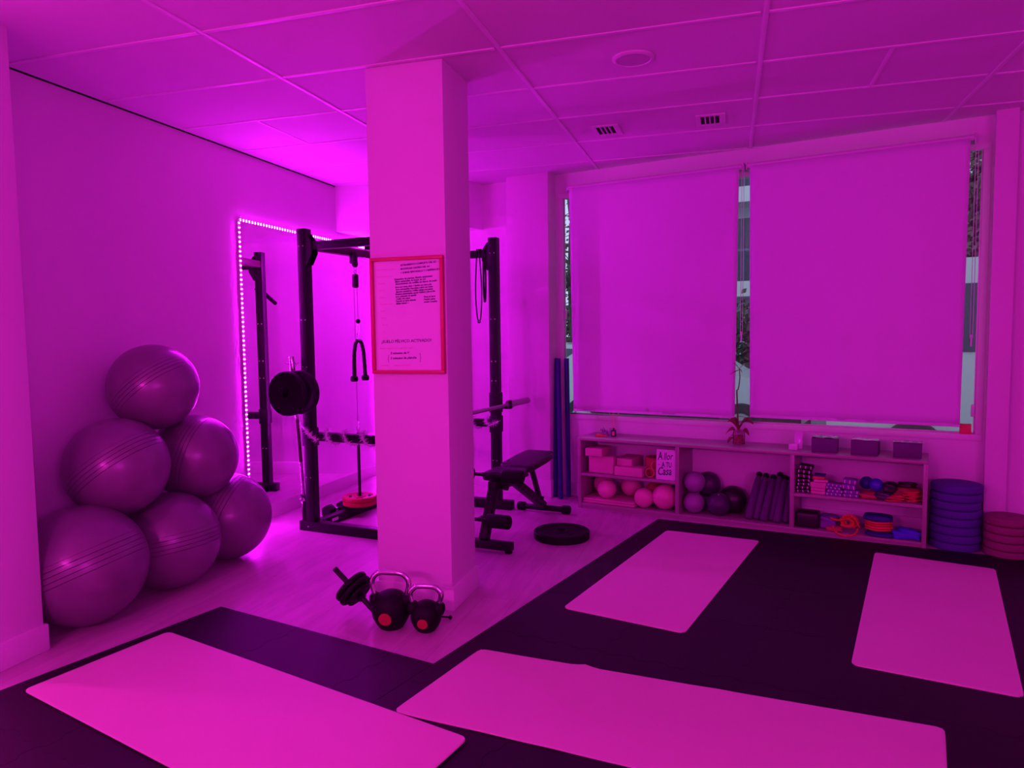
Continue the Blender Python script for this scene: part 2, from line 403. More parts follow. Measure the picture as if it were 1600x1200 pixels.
# second mirror on the left wall beside the camera, and a lamp on the rear wall
M2Y0, M2Y1 = .45, 2.165
mir2 = thing('wall_mirror', 'second tall mirror on the left wall, nearer than the white pilaster', 'mirror', (XL, 0, 0))
MB().bx((.001, M2Y0, MZ0), (.012, M2Y1, MZ1)).build('mirror_glass', M_mir, mir2)
M_bead2 = emis('led_bead_glow_pink', PINK, 30.0)
led_strip((XS, M2Y0, .2), (XS, M2Y0, MZ1), 'glowing vertical led strip on the near edge of the second mirror', M_led2, M_bead2, sp=.08)
led_strip((XS, M2Y0, MZ1), (XS, M2Y1, MZ1), 'glowing led strip along the top of the second mirror', M_led2, M_bead2, sp=.08)
led_strip((XS, M2Y1, .2), (XS, M2Y1, MZ1), 'glowing vertical led strip on the second mirror beside the pilaster', M_led2, M_bead2, sp=.08)
def area(name, loc, target, sx, sy, watt, col):
    l = bpy.data.lights.new(name, 'AREA'); l.shape = 'RECTANGLE'; l.size = sx; l.size_y = sy; l.energy = watt; l.color = col
    o = bpy.data.objects.new(name, l); COL.objects.link(o); o.location = loc
    d = Vector(target) - Vector(loc); o.rotation_euler = d.to_track_quat('-Z', 'Y').to_euler(); return o
area('rear_wall_lamp', (-1.7, -1.5, 2.0), (-1.6, 3.5, 1.2), .9, .12, REAR_W, PINK)
area('rear_right_fill', (2.6, -1.6, 2.0), (-.5, 4.5, 1.0), 2.4, 1.0, REAR_W * 1.15, (1.0, .022, .85))  # fill light added behind right, broad to keep its highlight soft

# ------------------------------------------------------------------ window blinds
def blind(u0, u1, zb, label, chain_u, chain_z, skew=0.0):
    o = thing('roller_blind', label, 'blind', W(0, 0, 0), WA, 'roller blinds over the window')
    K = 5.775
    MB().cyl((u0 - .02, K, 2.765), (u1 + .02, K, 2.765), .019, seg=20).build('roller_tube', M_plas, o)
    b = MB().bx((u0 - .03, K - .015, 2.735), (u0 - .022, KW, 2.795), bev=.002).bx((u1 + .022, K - .015, 2.735), (u1 + .03, KW, 2.795), bev=.002)
    b.build('bracket', M_plas, o)
    nx, nz = 40, 30; vs = []; fs = []
    for j in range(nz + 1):
        z = 2.765 + (zb - 2.765) * j / nz
        for i in range(nx + 1):
            u = u0 + (u1 - u0) * i / nx + skew * j / nz * (1 if i < nx / 2 else -.6)
            t = j / nz
            vs.append((u, K - .017 + .006 * t * math.sin(i * .28 + u0) + .004 * t * math.sin(i * .9 + 1), z))
    for j in range(nz):
        for i in range(nx): q = j * (nx + 1) + i; fs.append((q, q + 1, q + nx + 2, q + nx + 1))
    fb = MB().mesh(vs, fs).build('fabric', M_fab, o); md = fb.modifiers.new('s', 'SOLIDIFY'); md.thickness = .0012
    uu0, uu1 = u0 + skew, u1 - .6 * skew
    MB().bx((uu0, K - .024, zb - .012), (uu1, K - .012, zb + .010), bev=.003).build('bottom_rail', M_fab, o)
    ch = MB(); ch.tube([(chain_u - .008, K - .01, 2.765), (chain_u - .008, K - .01, chain_z), (chain_u, K - .01, chain_z - .02), (chain_u + .008, K - .01, chain_z), (chain_u + .008, K - .01, 2.765)], .0022, seg=6)
    ch.cyl((chain_u, K - .012, chain_z - .06), (chain_u, K - .012, chain_z + .02), .006)
    ch.build('pull_chain', M_plas, o)
    return o
blind(-2.775, -1.315, .812, 'left roller blind, pulled nearly down over the window', -1.288, 1.47, .03)
blind(-1.235, .197, .828, 'right roller blind, pulled nearly down over the window', .235, 1.43, .02)
for u, z, lb in ((-2.875, 1.66, 'small pink plastic clip at the left edge of the window glass'), (.262, .92, 'small pink plastic clip at the right edge of the window glass')):
    solo('chain_holder', MB().box((0, 0, 0), (.022, .02, .085), bev=.003), M_plas, lb, 'clip', W(u, KW + .008, z), WA)
solo('red_carton', MB().box((0, 0, .035), (.07, .028, .07), bev=.003), M_redband, 'small red carton standing in the right corner of the window sill', 'carton', W(.222, KW - .001, WZ0), WA)

# ------------------------------------------------------------------ ceiling fittings
sp = thing('ceiling_speaker', 'round white flush speaker in the suspended ceiling', 'speaker', (-.49, 3.842, H))
MB().lathe([(.108, .004), (.108, -.003), (.100, -.009), (.090, -.010), (.088, -.006)], seg=40).build('rim', M_plas, sp)
MB().lathe([(0, -.008), (.06, -.0078), (.088, -.006), (.088, .002)], seg=40).build('grille', mat('grille_mesh', (.55, .55, .56), .6, bump=(600, .5, .001)), sp)
def vent(x, y, label):
    o = thing('ceiling_vent', label, 'vent', (x, y, H), 0, 'square slotted vents in the ceiling')
    fr = MB(); s = .11
    fr.bx((-.095, -s, -.006), (-.065, s + .04, .004), bev=.002); fr.bx((.055, -s, -.006), (.095, s + .04, .004), bev=.002)
    fr.bx((-.065, -s, -.006), (.055, -s + .03, .004), bev=.002); fr.bx((-.065, s, -.006), (.055, s + .04, .004), bev=.002)
    fr.build('frame', M_plas, o)
    MB().bx((-.065, -s + .03, .0005), (.055, s, .0035)).build('duct_opening', M_void, o)
    for k in range(3): MB().box((-.035 + .03 * k, .5 * .03, -.002), (.006, 2 * s - .03, .010), rot=(0, R(25), 0)).build('slat', M_plas, o)
    return o
vent(-.835, 5.09, 'square slotted ceiling vent, the left one of two'); vent(-.132, 5.08, 'square slotted ceiling vent, the right one of two')

# ------------------------------------------------------------------ framed board on the pillar
po = thing('framed_board', 'red framed whiteboard with handwritten Spanish exercise notes on the pillar', 'poster', (-1.654, 3.530, 1.602))
pw, ph, bwid = .2135, .3125, .019
fr = MB()
for a, b in (((-pw, ph - bwid), (pw, ph)), ((-pw, -ph), (pw, -ph + bwid)), ((-pw, -ph + bwid), (-pw + bwid, ph - bwid)), ((pw - bwid, -ph + bwid), (pw, ph - bwid))):
    fr.bx((a[0], -.028, a[1]), (b[0], 0, b[1]), bev=.003)
fr.build('frame', M_frame, po)
MB().bx((-pw + bwid, -.010, -ph + bwid), (pw - bwid, -.002, ph - bwid)).build('board', M_paper, po)
def wt(mb, s, px, py, size, rot=2.5, shear=.15, wt_=.0003, sx=1.0):
    # px,py: place on the board, metres from the centre
    X = Matrix.Translation((px, -.0105, py)) @ Matrix.Rotation(R(90), 4, 'X') @ Matrix.Rotation(R(rot), 4, 'Z') @ Matrix.Diagonal((sx, 1, 1, 1))
    mb.text(s, size, X, shear=shear, weight=wt_, ext=.0002)
ink = MB()
for i, s in enumerate(['ESTIRAMIENTO COMPLETO DEL 4.5  ·', 'MODIFICAR CADERA DEL 4.6  ·', '+ SUMAR SENTADILLA Y 3 RESPIRACIONES']):
    wt(ink, s, -.036, .264 - .020 * i, .0130, 3.2, .1, .0005, 1.0)
for i, s in enumerate(['Extensión de piernas, flexión abdominal', 'Mano extendida de brazo en 4,5', 'Encogimiento de rodillas en banco de suelo']):
    wt(ink, s, -.074 + .003 * i, .190 - .0125 * i, .0130, 3, .2, .0005, 1.06)
for i, s in enumerate(['Arco con goma, mirar + flexión con cara a pie', 'Arco contrapelvis, tripa plana y abrir con codos', 'Ejercicio isométrico, rodillas sujetan una pelota', 'Escaleras abdominales, apoyar tobillos y pies arriba', 'arco, extensión de espalda', 'Cuello, giro suave', 'Tracción en barra elevada', 'Glúteo lateral —']):
    wt(ink, s, -.070 + .002 * (i % 3), .148 - .0125 * i, .0125, 3, .2, .0005, .90)
for i, s in enumerate(['Figura en barra', 'Posición palma', 'torsión completa']):
    wt(ink, s, .096, .093 - .0135 * i, .0118, 2.5, .2, .0005, .92)
wt(ink, '¿SUELO PÉLVICO ACTIVADO?', -.160, -.147, .0225, 1.2, .05, .0003, 1.0)
wt(ink, '3 minutos de V', -.108, -.208, .0175, 1.5, .2, .0005, 1.02); wt(ink, '3 minutos de plancha', -.108, -.235, .0175, 1.5, .2, .0005, 1.02)
wt(ink, '(', -.124, -.243, .048, 0, 0, 0, .5); wt(ink, '}', .064, -.240, .052, 0, 0, 0, .5)
ink.build('handwriting', M_ink, po, ang=60)
rd = MB()
for i in range(11):
    y = .245 - .037 * i; wt(rd, ['Mover cuello y hombros', 'Sentarse y levantarse', 'Extensión', 'Rotación', 'Cadera', 'Elevación de talón', 'Rodilla', 'Puente', 'Plancha', 'Gato', 'Perro'][i][:int(22 - i)], -.178 + .003 * i, y, .011, 1, .2, -.0002)
wt(rd, 'Respirar siempre  antes  subir piso  relajar', -.170, -.180, .0115, 1, .2, 0); wt(rd, 'Controlar          mantener la postura', -.165, -.272, .0115, 1, .2, 0)
rd.build('faint_red_handwriting', M_redink, po, ang=60)

# ------------------------------------------------------------------ power rack
A0 = Vector((-3.174, 4.712, 0)); RA = R(-7.2)
MRK = Matrix.Translation(A0) @ Matrix.Rotation(RA, 4, 'Z')
def RK(u, v, z=0): return MRK @ Vector((u, v, z))
rack = thing('power_rack', 'tall black steel power rack standing between mirror and pillar', 'power rack', A0, RA)
UL, UR, VF, VR, ps = .105, 1.135, .04, 1.19, .075
HP = 2.30
for (u, v) in ((UL, VF), (UR, VF), (UL, VR), (UR, VR)):
    p = MB().bx((u - ps / 2, v - ps / 2, .07), (u + ps / 2, v + ps / 2, HP), bev=.004)
    for k in range(20):
        pass
    po_ = p.build('upright', M_black, rack)
    b = MB()
    for z in (.037, .42, 1.265, 1.10, 1.62, 2.17):
        b.cyl((u - .018, v - ps / 2 - .004, z), (u - .018, v - ps / 2 + .002, z), .006, seg=8)
        if z > .1: b.cyl((u + .02, v - ps / 2 - .004, z), (u + .02, v - ps / 2 + .002, z), .006, seg=8)
    b.build('bolt', M_steel, po_)
for v, u0, u1 in ((VF, 0.0, 1.27), (VR, 0.0, 1.28)):
    MB().bx((u0, v - .0375, 0), (u1, v + .0375, .075), bev=.004).build('base_beam', M_black, rack)
    MB().bx((UL + .0375, v - .030, 2.14), (UR - .0375, v + .030, 2.20), bev=.003).build('top_crossbeam', M_black, rack)
MB().bx((UL - .035, VF + .0375, 0), (UL + .035, VR - .0375, .070), bev=.004).build('side_base_beam', M_black, rack)
MB().bx((UL + .036, .22, .025), (UL + .0365, .30, .05)).build('sticker', M_plas, rack)
MB().bx((UL - .03, VF + .0375, 2.15), (UL + .03, VR - .0375, 2.215), bev=.004).build('side_top_beam', M_dred, rack)['label'] = 'dark red top beam'
MB().bx((.625, VF + .03, 2.118), (.68, VR - .03, 2.166), bev=.004).build('pull_up_bar', M_black, rack)
def gusset(u, v, su):
    g_ = [(-.002, .10), (.010, .10), (.055, .040), (.060, -.045), (.012, -.130), (-.002, -.130)]
    pts = [(su * (a + .0), b) for a, b in g_]
    X = Matrix.Translation((u + su * .0375, v, 2.16)) @ Matrix.Rotation(R(90), 4, 'X')
    MB().prism(pts, .0302, .036, M=X).build('gusset_plate', M_black, rack)
    MB().prism(pts, -.036, -.0302, M=X).build('gusset_plate', M_black, rack)
for u, su in ((UL, 1), (UR, -1)):
    for v in (VF, VR): gusset(u, v, su)
# storage peg, bar holder, grips
MB().cyl((UL, VF - .0375, 1.10), (UL, VF - .31, 1.105), .022, bev=.002).build('plate_peg', M_black, rack)
MB().cyl((.033, VF, .072), (.033, VF, .262), .026, bev=.002).lathe([(.034, .245), (.034, .27), (.026, .27)], c=(.033, VF, 0)).build('bar_holder', M_black, rack)
MB().cyl((UL - .0, VR + .03, 1.93), (UL - .045, VR + .20, 1.82), .019, bev=.006).cyl((UL + .06, VR - .0, 1.96), (UL - .0, VR + .04, 1.93), .013).build('angled_grip', M_rub, rack)
# safety bars and j hooks
for v in (VF, VR):
    MB().bx((UL + .03, v - .032, .705), (UR - .03, v + .032, .768), bev=.004).bx((UL - .045, v - .045, .66), (UL + .045, v + .045, .80), bev=.004).bx((UR - .045, v - .045, .66), (UR + .045, v + .045, .80), bev=.004).build('safety_bar', M_black, rack)
    j = MB().bx((UR - .044, v - .044, .83), (UR + .044, v + .044, 1.0), bev=.004)
    j.bx((UR + .04, v - .022, .862), (UR + .14, v + .022, .874), bev=.003).bx((UR + .126, v - .022, .862), (UR + .14, v + .022, .935), bev=.003)
    j.build('j_hook', M_black, rack)
# wire handle under the hook
# barbell on the hooks
def barbell(name, label, a, b, sleeve, rb=.014, rs=.025, group=None, cap=M_chrome, grip=None):
    a, b = Vector(a), Vector(b); d = (b - a); L = d.length
    o = thing(name, label, 'barbell', a, 0, group); o.rotation_euler = d.to_track_quat('Z', 'Y').to_euler()
    MB().cyl((0, 0, sleeve), (0, 0, L - sleeve), rb).build('shaft', cap, o)
    for z0, z1, zc in ((0, sleeve, sleeve), (L - sleeve, L, L - sleeve)):
        MB().cyl((0, 0, z0), (0, 0, z1), rs, bev=.003, seg=24).cyl((0, 0, zc - .014), (0, 0, zc + .014), rs + .012, bev=.003, seg=24).build('sleeve', cap, o)
    if grip: MB().cyl((0, 0, grip[0]), (0, 0, grip[1]), rb + .0008).build('knurled_grip', M_dred, o)
    return o
zb_ = .874 + .0157
barbell('barbell', 'long steel barbell resting on the rack hooks', RK(UR + .083, -.48, zb_), RK(UR + .083, 1.69, zb_ + .0), .40, cap=mat('dull_steel', (.42, .38, .42), .5, .6), rb=.0155, rs=.027)
lean = barbell('barbell', 'short chrome barbell standing upright in the holder behind the black plates', RK(.033, VF, .082), RK(-.022, .005, 1.345), .16, rb=.0125, rs=.0225, grip=(.45, .78))
cl = thing('spring_collar', 'small chrome spring collar clipped near the top of the upright barbell', 'collar', RK(-.016, .008, 1.285), RA)
MB().tube([(.027 * math.cos(a * PI / 8), .027 * math.sin(a * PI / 8), .0012 * a - .012) for a in range(0, 36)], .0026, seg=6).build('coil', M_chrome, cl)
for s in (-1, 1): MB().tube([(.027 * s, 0, 0), (.05 * s, -.01, .006), (.062 * s, -.012, .012)], .0035, seg=8).build('lever', M_chrome, cl)

def weight_plate(label, r, t, loc, ax, m=M_rub, group=None, name='weight_plate', grips=0, hub=.03):
    o = thing(name, label, 'weight plate', loc, 0, group); o.rotation_euler = Vector(ax).to_track_quat('Z', 'Y').to_euler()
    hole = .0262
    pr = [(hole, -t / 2), (hub + .02, -t / 2), (hub + .025, -t / 2 + .006), (r * .70, -t / 2 + .006), (r * .76, -t / 2), (r - .006, -t / 2), (r, -t / 2 + .006), (r, t / 2 - .006), (r - .006, t / 2), (r * .76, t / 2), (r * .70, t / 2 - .006), (hub + .025, t / 2 - .006), (hub + .02, t / 2), (hole, t / 2), (hole, -t / 2)]
    b = MB(); tb = bmesh.new(); seg = 48; rings = [[tb.verts.new((q * math.cos(2 * PI * k / seg), q * math.sin(2 * PI * k / seg), z)) for k in range(seg)] for q, z in pr[:-1]]
    n = len(rings)
    for i in range(n):
        A, B = rings[i], rings[(i + 1) % n]
        for k in range(seg): tb.faces.new((A[k], A[(k + 1) % seg], B[(k + 1) % seg], B[k]))
    bmesh.ops.recalc_face_normals(tb, faces=tb.faces[:]); b._take(tb)
    b.build('disc', m, o)
    rg = MB().lathe([(hole, -t / 2 - .001), (.036, -t / 2 - .001), (.036, t / 2 + .001), (hole, t / 2 + .001)], seg=32)
    for k in range(grips):
        a = 2 * PI * k / grips + .5
        MB().box((r * .55 * math.cos(a), r * .55 * math.sin(a), t / 2 - .0055), (.022, r * .42, .003), rot=(0, 0, a), bev=.001).build('grip_slot', M_void, o)
    return o
vax = (MRK.to_3x3() @ Vector((0, -1, 0)))
weight_plate('round black weight plate hanging behind another on the rack peg', .165, .045, RK(UL, VF - .095, 1.078), vax)
weight_plate('round black weight plate hanging frontmost on the rack peg', .165, .05, RK(UL, VF - .235, 1.079), vax)
# cable pulley system
cb = thing('cable_pulley', 'black pulley blocks and thin cables hanging from the rack side beam', 'cable pulley', RK(UL + .045, .60, 0), RA)
MB().box((0, 0, 2.135), (.03, .055, .10), bev=.012).box((-.03, 0, 2.125), (.03, .03, .075), bev=.008).build('upper_pulley', M_black, cb)
MB().lathe([(0, -.006), (.012, -.006), (.034, -.008), (.034, .008), (.012, .006), (0, .006)], c=(0, .0, 2.09), ax=(1, 0, 0), seg=24).build('pulley_wheel', M_black, cb)
def ring(mb, c, r, t, plane='y', n=20):
    pts = []
    for k in range(n):
        a = 2 * PI * k / n
        pts.append((c[0] + r * math.cos(a), c[1], c[2] + r * math.sin(a)) if plane == 'y' else (c[0], c[1] + r * math.cos(a), c[2] + r * math.sin(a)))
    return mb.tube(pts, t, seg=6, closed=True)
rn = MB(); ring(rn, (0, 0, 2.045), .012, .0025); ring(rn, (0, 0, 2.02), .015, .003, 'x'); rn.build('shackle', M_chrome, cb)
MB().box((0, 0, 1.945), (.042, .05, .115), bev=.014).build('lower_pulley', M_black, cb)
MB().cyl((0, -.021, 1.90), (0, -.021, .79), .0028, seg=8).cyl((0, .022, 1.90), (0, .022, 1.62), .0028, seg=8).build('cable', M_chrome, cb)
MB().sph((0, .022, 1.615), .020, seg=16).build('stopper_ball', M_black, cb)
def clip(mb, c, h, w):
    x, y, z = c
    return mb.tube([(x, y - w * .3, z + h / 2), (x, y + w * .3, z + h / 2), (x, y + w / 2, z + h * .2), (x, y + w / 2, z - h * .35), (x, y + w * .2, z - h / 2), (x, y - w * .2, z - h / 2), (x, y - w / 2, z - h * .35), (x, y - w / 2, z + h * .2)], .0028, seg=6, closed=True)
ck = MB(); clip(ck, (0, .022, 1.545), .085, .034); clip(ck, (0, -.021, .745), .085, .034); ck.build('carabiner', M_chrome, cb)
rp = thing('triceps_rope', 'black braided triceps rope hanging in an arch from the cable', 'rope handle', RK(UL + .045, .622, 1.46), RA)
arch = [(0, -.072, -.30), (0, -.070, -.20), (0, -.062, -.10), (0, -.045, -.035), (0, -.018, -.004), (0, .018, -.004), (0, .045, -.035), (0, .064, -.10), (0, .075, -.20), (0, .080, -.30)]
rr = []
for i in range(len(arch) - 1):
    for t in range(4): rr.append(Vector(arch[i]).lerp(Vector(arch[i + 1]), t / 4))
rr.append(Vector(arch[-1]))
MB().tube(rr, .016, seg=10, radii=[.0145 + .002 * (i % 2) for i in range(len(rr))]).build('rope', M_rub, rp)
for y in (-.073, .081): MB().lathe([(0, -.028), (.026, -.026), (.032, -.012), (.030, .012), (.018, .022), (0, .022)], c=(0, y, -.315), seg=20).build('rubber_end', M_rub, rp)
MB().box((0, 0, 0), (.03, .05, .026), bev=.008).build('metal_sleeve', M_steel, rp)
lp = thing('loading_pin', 'thin black loading pin standing through the red plates', 'loading pin', RK(UL + .045, .579, .070), RA)
MB().cyl((0, 0, 0), (0, 0, .62), .0125, bev=.003).build('rod', M_black, lp)
ring(MB(), (0, 0, .635), .013, .003, 'x').build('eye', M_chrome, lp)
MB().cyl((0, 0, .002), (0, 0, .018), .11, bev=.004, seg=40).build('foot_disc', M_black, lp)
for k, lb in ((0, 'red weight plate at the bottom of the loading pin, under another'), (1, 'red weight plate with hand slots, topmost on the loading pin')):
    weight_plate(lb, .142, .036, RK(UL + .045, .579, .107 + .037 * k), (0, 0, 1), M_redp, grips=4 if k else 0)
# hex dumbbells beside the base
def dumbbell(label, loc, rz, s=1.0):
    o = thing('hex_dumbbell', label, 'dumbbell', loc, rz)
    for sg in (-1, 1): MB().cyl((sg * .055 * s, 0, 0), (sg * .135 * s, 0, 0), .062 * s, seg=6, bev=.008).build('head', M_rub, o)
    MB().tube([(-.056 * s, 0, 0), (-.02 * s, 0, 0), (.02 * s, 0, 0), (.056 * s, 0, 0)], .016, radii=[.014, .017, .017, .014]).build('handle', M_chrome, o)
    return o
dumbbell('black hex dumbbell lying on the floor beside the red plates', RK(-.012, .47, .0545), RA + R(86), .92)
# resistance bands on the rear crossbeam
def band(name, label, u, zb, w, wid=.018, twist=0.0):
    o = thing(name, label, 'band', RK(u, VR, 0), RA)
    n = 28; pts = []
    top = 2.205; hb = .036
    prof = [(0, -hb, top - .07)]
    left = []; L = top - zb
    for i in range(n + 1):
        t = i / n; left.append((-w * (.35 + .65 * math.sin(PI * min(1, t * 1.0)) ** 1.0 * (t ** .6)) * (1 if t < .98 else .6), -hb, top - L * t * .985))
    right = [(-x, y, z) for x, y, z in left][::-1]
    bot = [(-w * .3, -hb, zb - .004), (0, -hb, zb - .008), (w * .3, -hb, zb - .004)]
    path = left + bot + right + [(w * .35, .0, top + .004), (0, .036, top), (-w * .35, 0, top + .004)]
    MB().tube(path, wid / 2, seg=8, closed=True, flat=(.62, .62)).build('loop', M_rub, o)
    return o
band('resistance_band', 'long black resistance band looped over the rear rack crossbeam', 1.005, 1.60, .036, .019)
band('resistance_band', 'short folded black band hanging beside the long loop near the upright', 1.062, 1.775, .013, .028)

# tinsel garlands round the safety bars
def garland(label, pts, n_spk=90, r=.045, m=M_tinsel):
    random.seed(len(pts) * 31 + n_spk)
    core = MB(); core.tube(pts, .004, seg=5)
    vs = []; fs = []
    P = [Vector(p) for p in pts]
    for i in range(len(P) - 1):
        a, b = P[i], P[i + 1]; d = b - a
        for k in range(int(n_spk * d.length / .1)):
            q = a + d * random.random(); v = Vector((random.gauss(0, 1), random.gauss(0, 1), random.gauss(0, 1))).normalized()
            s = v.cross(Vector((random.random(), random.random(), random.random()))).normalized() * .0024
            e = q + v * r * random.uniform(.5, 1.0); j = len(vs); vs += [q - s, q + s, e]; fs.append((j, j + 1, j + 2))
    core.mesh(vs, fs)
    o = core.build('tinsel_garland', m, ang=180); tag(o, label, 'garland', None); return o
def wrap(u0, u1, v, z, turns, r=.045, n=14):
    out = []
    for i in range(int(turns * n) + 1):
        t = i / (turns * n); a = 2 * PI * t * turns
        out.append(RK(u0 + (u1 - u0) * t, v + r * 1.1 * math.cos(a), z + r * math.sin(a)))
    return out
pts = [RK(UL - .05, VF - .052, .84), RK(UL - .015, VF - .058, .80), RK(UL + .04, VF - .055, .755), RK(UL + .09, VF - .05, .715)] + wrap(UL + .12, UR - .06, VF, .737, 5.2, r=.050)
garland('silver tinsel garland wound round the left rack safety bar and upright', pts, 120, .052)
pts = wrap(.45, UR - .06, VR, .737, 4.5, r=.05) + [RK(UR - .04, VR - .055, .72), RK(UR + .0, VR - .058, .735), RK(UR + .045, VR - .05, .76)]
garland('silver tinsel garland wound round the rear safety bar behind the bench', pts, 120, .050)

# ------------------------------------------------------------------ weight bench
bn = thing('weight_bench', 'adjustable black weight bench with foam leg rollers beside the rack', 'bench', RK(1.555, 0, 0), RA)
MB().bx((-.22, .045, .018), (.22, .105, .075), bev=.006).build('front_foot', M_black, bn)
for s in (-1, 1): MB().cyl((s * .19, .075, 0), (s * .19, .075, .02), .026, bev=.003).build('rubber_pad', M_rub, bn)
MB().beam((0, .085, .072), (0, .30, .50), .065, .06, up=(1, 0, 0)).build('front_post', M_black, bn)
MB().beam((0, .22, .42), (0, .60, .385), .06, .065, up=(1, 0, 0)).beam((0, .57, .40), (0, 1.205, .055), .06, .055, up=(1, 0, 0)).build('main_beam', M_black, bn)
MB().cyl((-.2, 1.21, .036), (.2, 1.21, .036), .024, bev=.003).build('rear_foot', M_black, bn)
for s in (-1, 1): MB().cyl((s * .165, 1.21, .036), (s * .235, 1.21, .036), .0355, bev=.010).build('rubber_end_cap', M_rub, bn)
MB().beam((0, .93, .45), (0, 1.13, .12), .045, .03, up=(1, 0, 0)).cyl((-.035, .93, .43), (.035, .93, .43), .013).cyl((-.035, 1.11, .145), (.04, 1.11, .145), .013).build('adjuster_strut', M_black, bn)
MB().bx((-.10, .38, .418), (.10, .66, .437), bev=.003).bx((-.03, .62, .425), (.03, 1.0, .455), bev=.003).build('pad_bracket', M_black, bn)
def pad(pts_w, a, b, th, name):
    # pad along a line a..b (v,z) with width profile
    n = len(pts_w); bmv = bmesh.new(); a, b = Vector((0, *a)), Vector((0, *b)); d = (b - a); L = d.length; y = d.normalized(); z = Vector((1, 0, 0)).cross(y)
    out = [(w_, t * L) for t, w_ in pts_w] + [(-w_, t * L) for t, w_ in reversed(pts_w)]
    X = Matrix((Vector((1, 0, 0)), y, z)).transposed().to_4x4(); X.translation = a
    t_ = bmesh.new(); vs = [t_.verts.new((p[0], p[1], 0)) for p in out]; fc = t_.faces.new(vs)
    ex = bmesh.ops.extrude_face_region(t_, geom=[fc])
    for g_ in ex['geom']:
        if isinstance(g_, bmesh.types.BMVert): g_.co.z = th
    bmesh.ops.recalc_face_normals(t_, faces=t_.faces[:])
    es = [e for e in t_.edges if abs(e.verts[0].co.z - e.verts[1].co.z) < 1e-6]
    bmesh.ops.bevel(t_, geom=es, offset=.018, segments=4, profile=.5, affect='EDGES', clamp_overlap=True)
    m = MB(); m._take(t_, X); return m.build(name, M_vinyl, bn, ang=50)
pad([(0, .09), (.03, .115), (.2, .135), (.8, .135), (.97, .12), (1, .10)], (.30, .435), (.60, .438), .055, 'seat_pad')
pad([(0, .10), (.02, .12), (.1, .135), (.6, .14), (.9, .13), (.97, .115), (1, .09)], (.61, .445), (1.17, .475), .058, 'back_pad')
for z, v, hw, uo in ((.525, .10, .265, .028), (.228, .02, .25, -.022)):
    MB().cyl((-hw + .01 + uo, v, z), (hw - .01 + uo, v, z), .0125).build('roller_rod', M_black, bn)
    for s in (-1, 1): MB().cyl((s * (hw - .15 - .02 * (z < .3)) + uo, v, z), (s * hw + uo, v, z), .048, bev=.014, seg=28).build('foam_roller', M_rub, bn)
MB().beam((0, .09, .228), (0, .02, .228), .03, .03).beam((0, .25, .50), (0, .10, .525), .04, .03).build('roller_bracket', M_black, bn)
MB().cyl((.03, .30, .40), (.075, .30, .40), .014).cyl((.06, .30, .40), (.09, .30, .40), .022, bev=.004).build('adjuster_knob', M_black, bn)
pp = MB().cyl((.03, .14, .16), (.06, .14, .16), .005)
ring(pp, (.062, .14, .15), .012, .002, 'x'); pp.build('pin', M_chrome, bn)

# bumper plate lying on the floor
weight_plate('large black bumper plate lying flat on the floor in front of the bench', .205, .056, (-1.165, 5.02, .0285), (0, 0, 1), M_rub, grips=3)
lg = MB()
for k in range(12):
    a = R(60 + 5 * k)
    lg.box((-1.165 + .06 * math.cos(a), 5.02 + .06 * math.sin(a), .0), (.006, .010, .001), rot=(0, 0, a))
# ------------------------------------------------------------------ kettlebells, adjustable dumbbell
def kettlebell(label, loc, r, top, rz, hw):
    o = thing('kettlebell', label, 'kettlebell', loc, rz, 'kettlebells in front of the pillar')
    h = 2 * r * .98
    MB().lathe([(0, 0), (r * .52, 0), (r * .62, .006), (r * .80, r * .32), (r * .95, r * .62), (r, r * .95), (r * .965, r * 1.28), (r * .84, r * 1.58), (r * .62, r * 1.80), (r * .34, r * 1.93), (0, r * 1.96)], seg=40).build('body', M_rub, o, ang=50)
    hz = r * 1.35
    pts = [(-hw * .72, 0, hz + .0), (-hw * .92, 0, hz + (top - hz) * .35), (-hw, 0, hz + (top - hz) * .62), (-hw * .88, 0, top - .035), (-hw * .6, 0, top - .014)]
    pts = pts + [(0, 0, top - .013)] + [(-x, y, z) for x, y, z in pts[::-1]]
    # smooth
    P = [Vector(q) for q in pts]
    for _ in range(2):
        Q = [P[0]]
        for a, b in zip(P[:-1], P[1:]): Q += [a.lerp(b, .25), a.lerp(b, .75)]
        Q.append(P[-1]); P = Q
    MB().tube(P, .0145, seg=14).build('handle', M_chrome, o, ang=70)
    for s in (-1, 1):
        MB().lathe([(.012, -.03), (.033, -.012), (.034, .014), (.026, .034), (.019, .040), (.0, .040)], c=(s * hw * .77, 0, hz + .002), ax=(s * .35, 0, 1), seg=20).build('handle_socket', M_rub, o)
    MB().cyl((0, -r * .93, r * .80), (0, -r - .004, r * .77), .034 * (r / .1), seg=32, bev=.002).build('badge', M_redp, o)
    return o
kettlebell('larger black kettlebell with chrome handle and red badge before the pillar', (-1.652, 3.235, 0), .099, .300, R(8), .100)
kettlebell('smaller black kettlebell with chrome handle, right of the larger one', (-1.462, 3.245, 0), .0785, .243, R(10), .082)
ax = Vector((.78, -.12, -.60)).normalized(); c0 = Vector((-1.905, 3.315, .142))
ad = thing('adjustable_dumbbell', 'adjustable dumbbell with black plates leaning against the larger kettlebell', 'dumbbell', c0, 0)
ad.rotation_euler = ax.to_track_quat('Z', 'Y').to_euler()
MB().cyl((0, 0, -.165), (0, 0, .175), .0145, bev=.003).build('bar', M_black, ad)
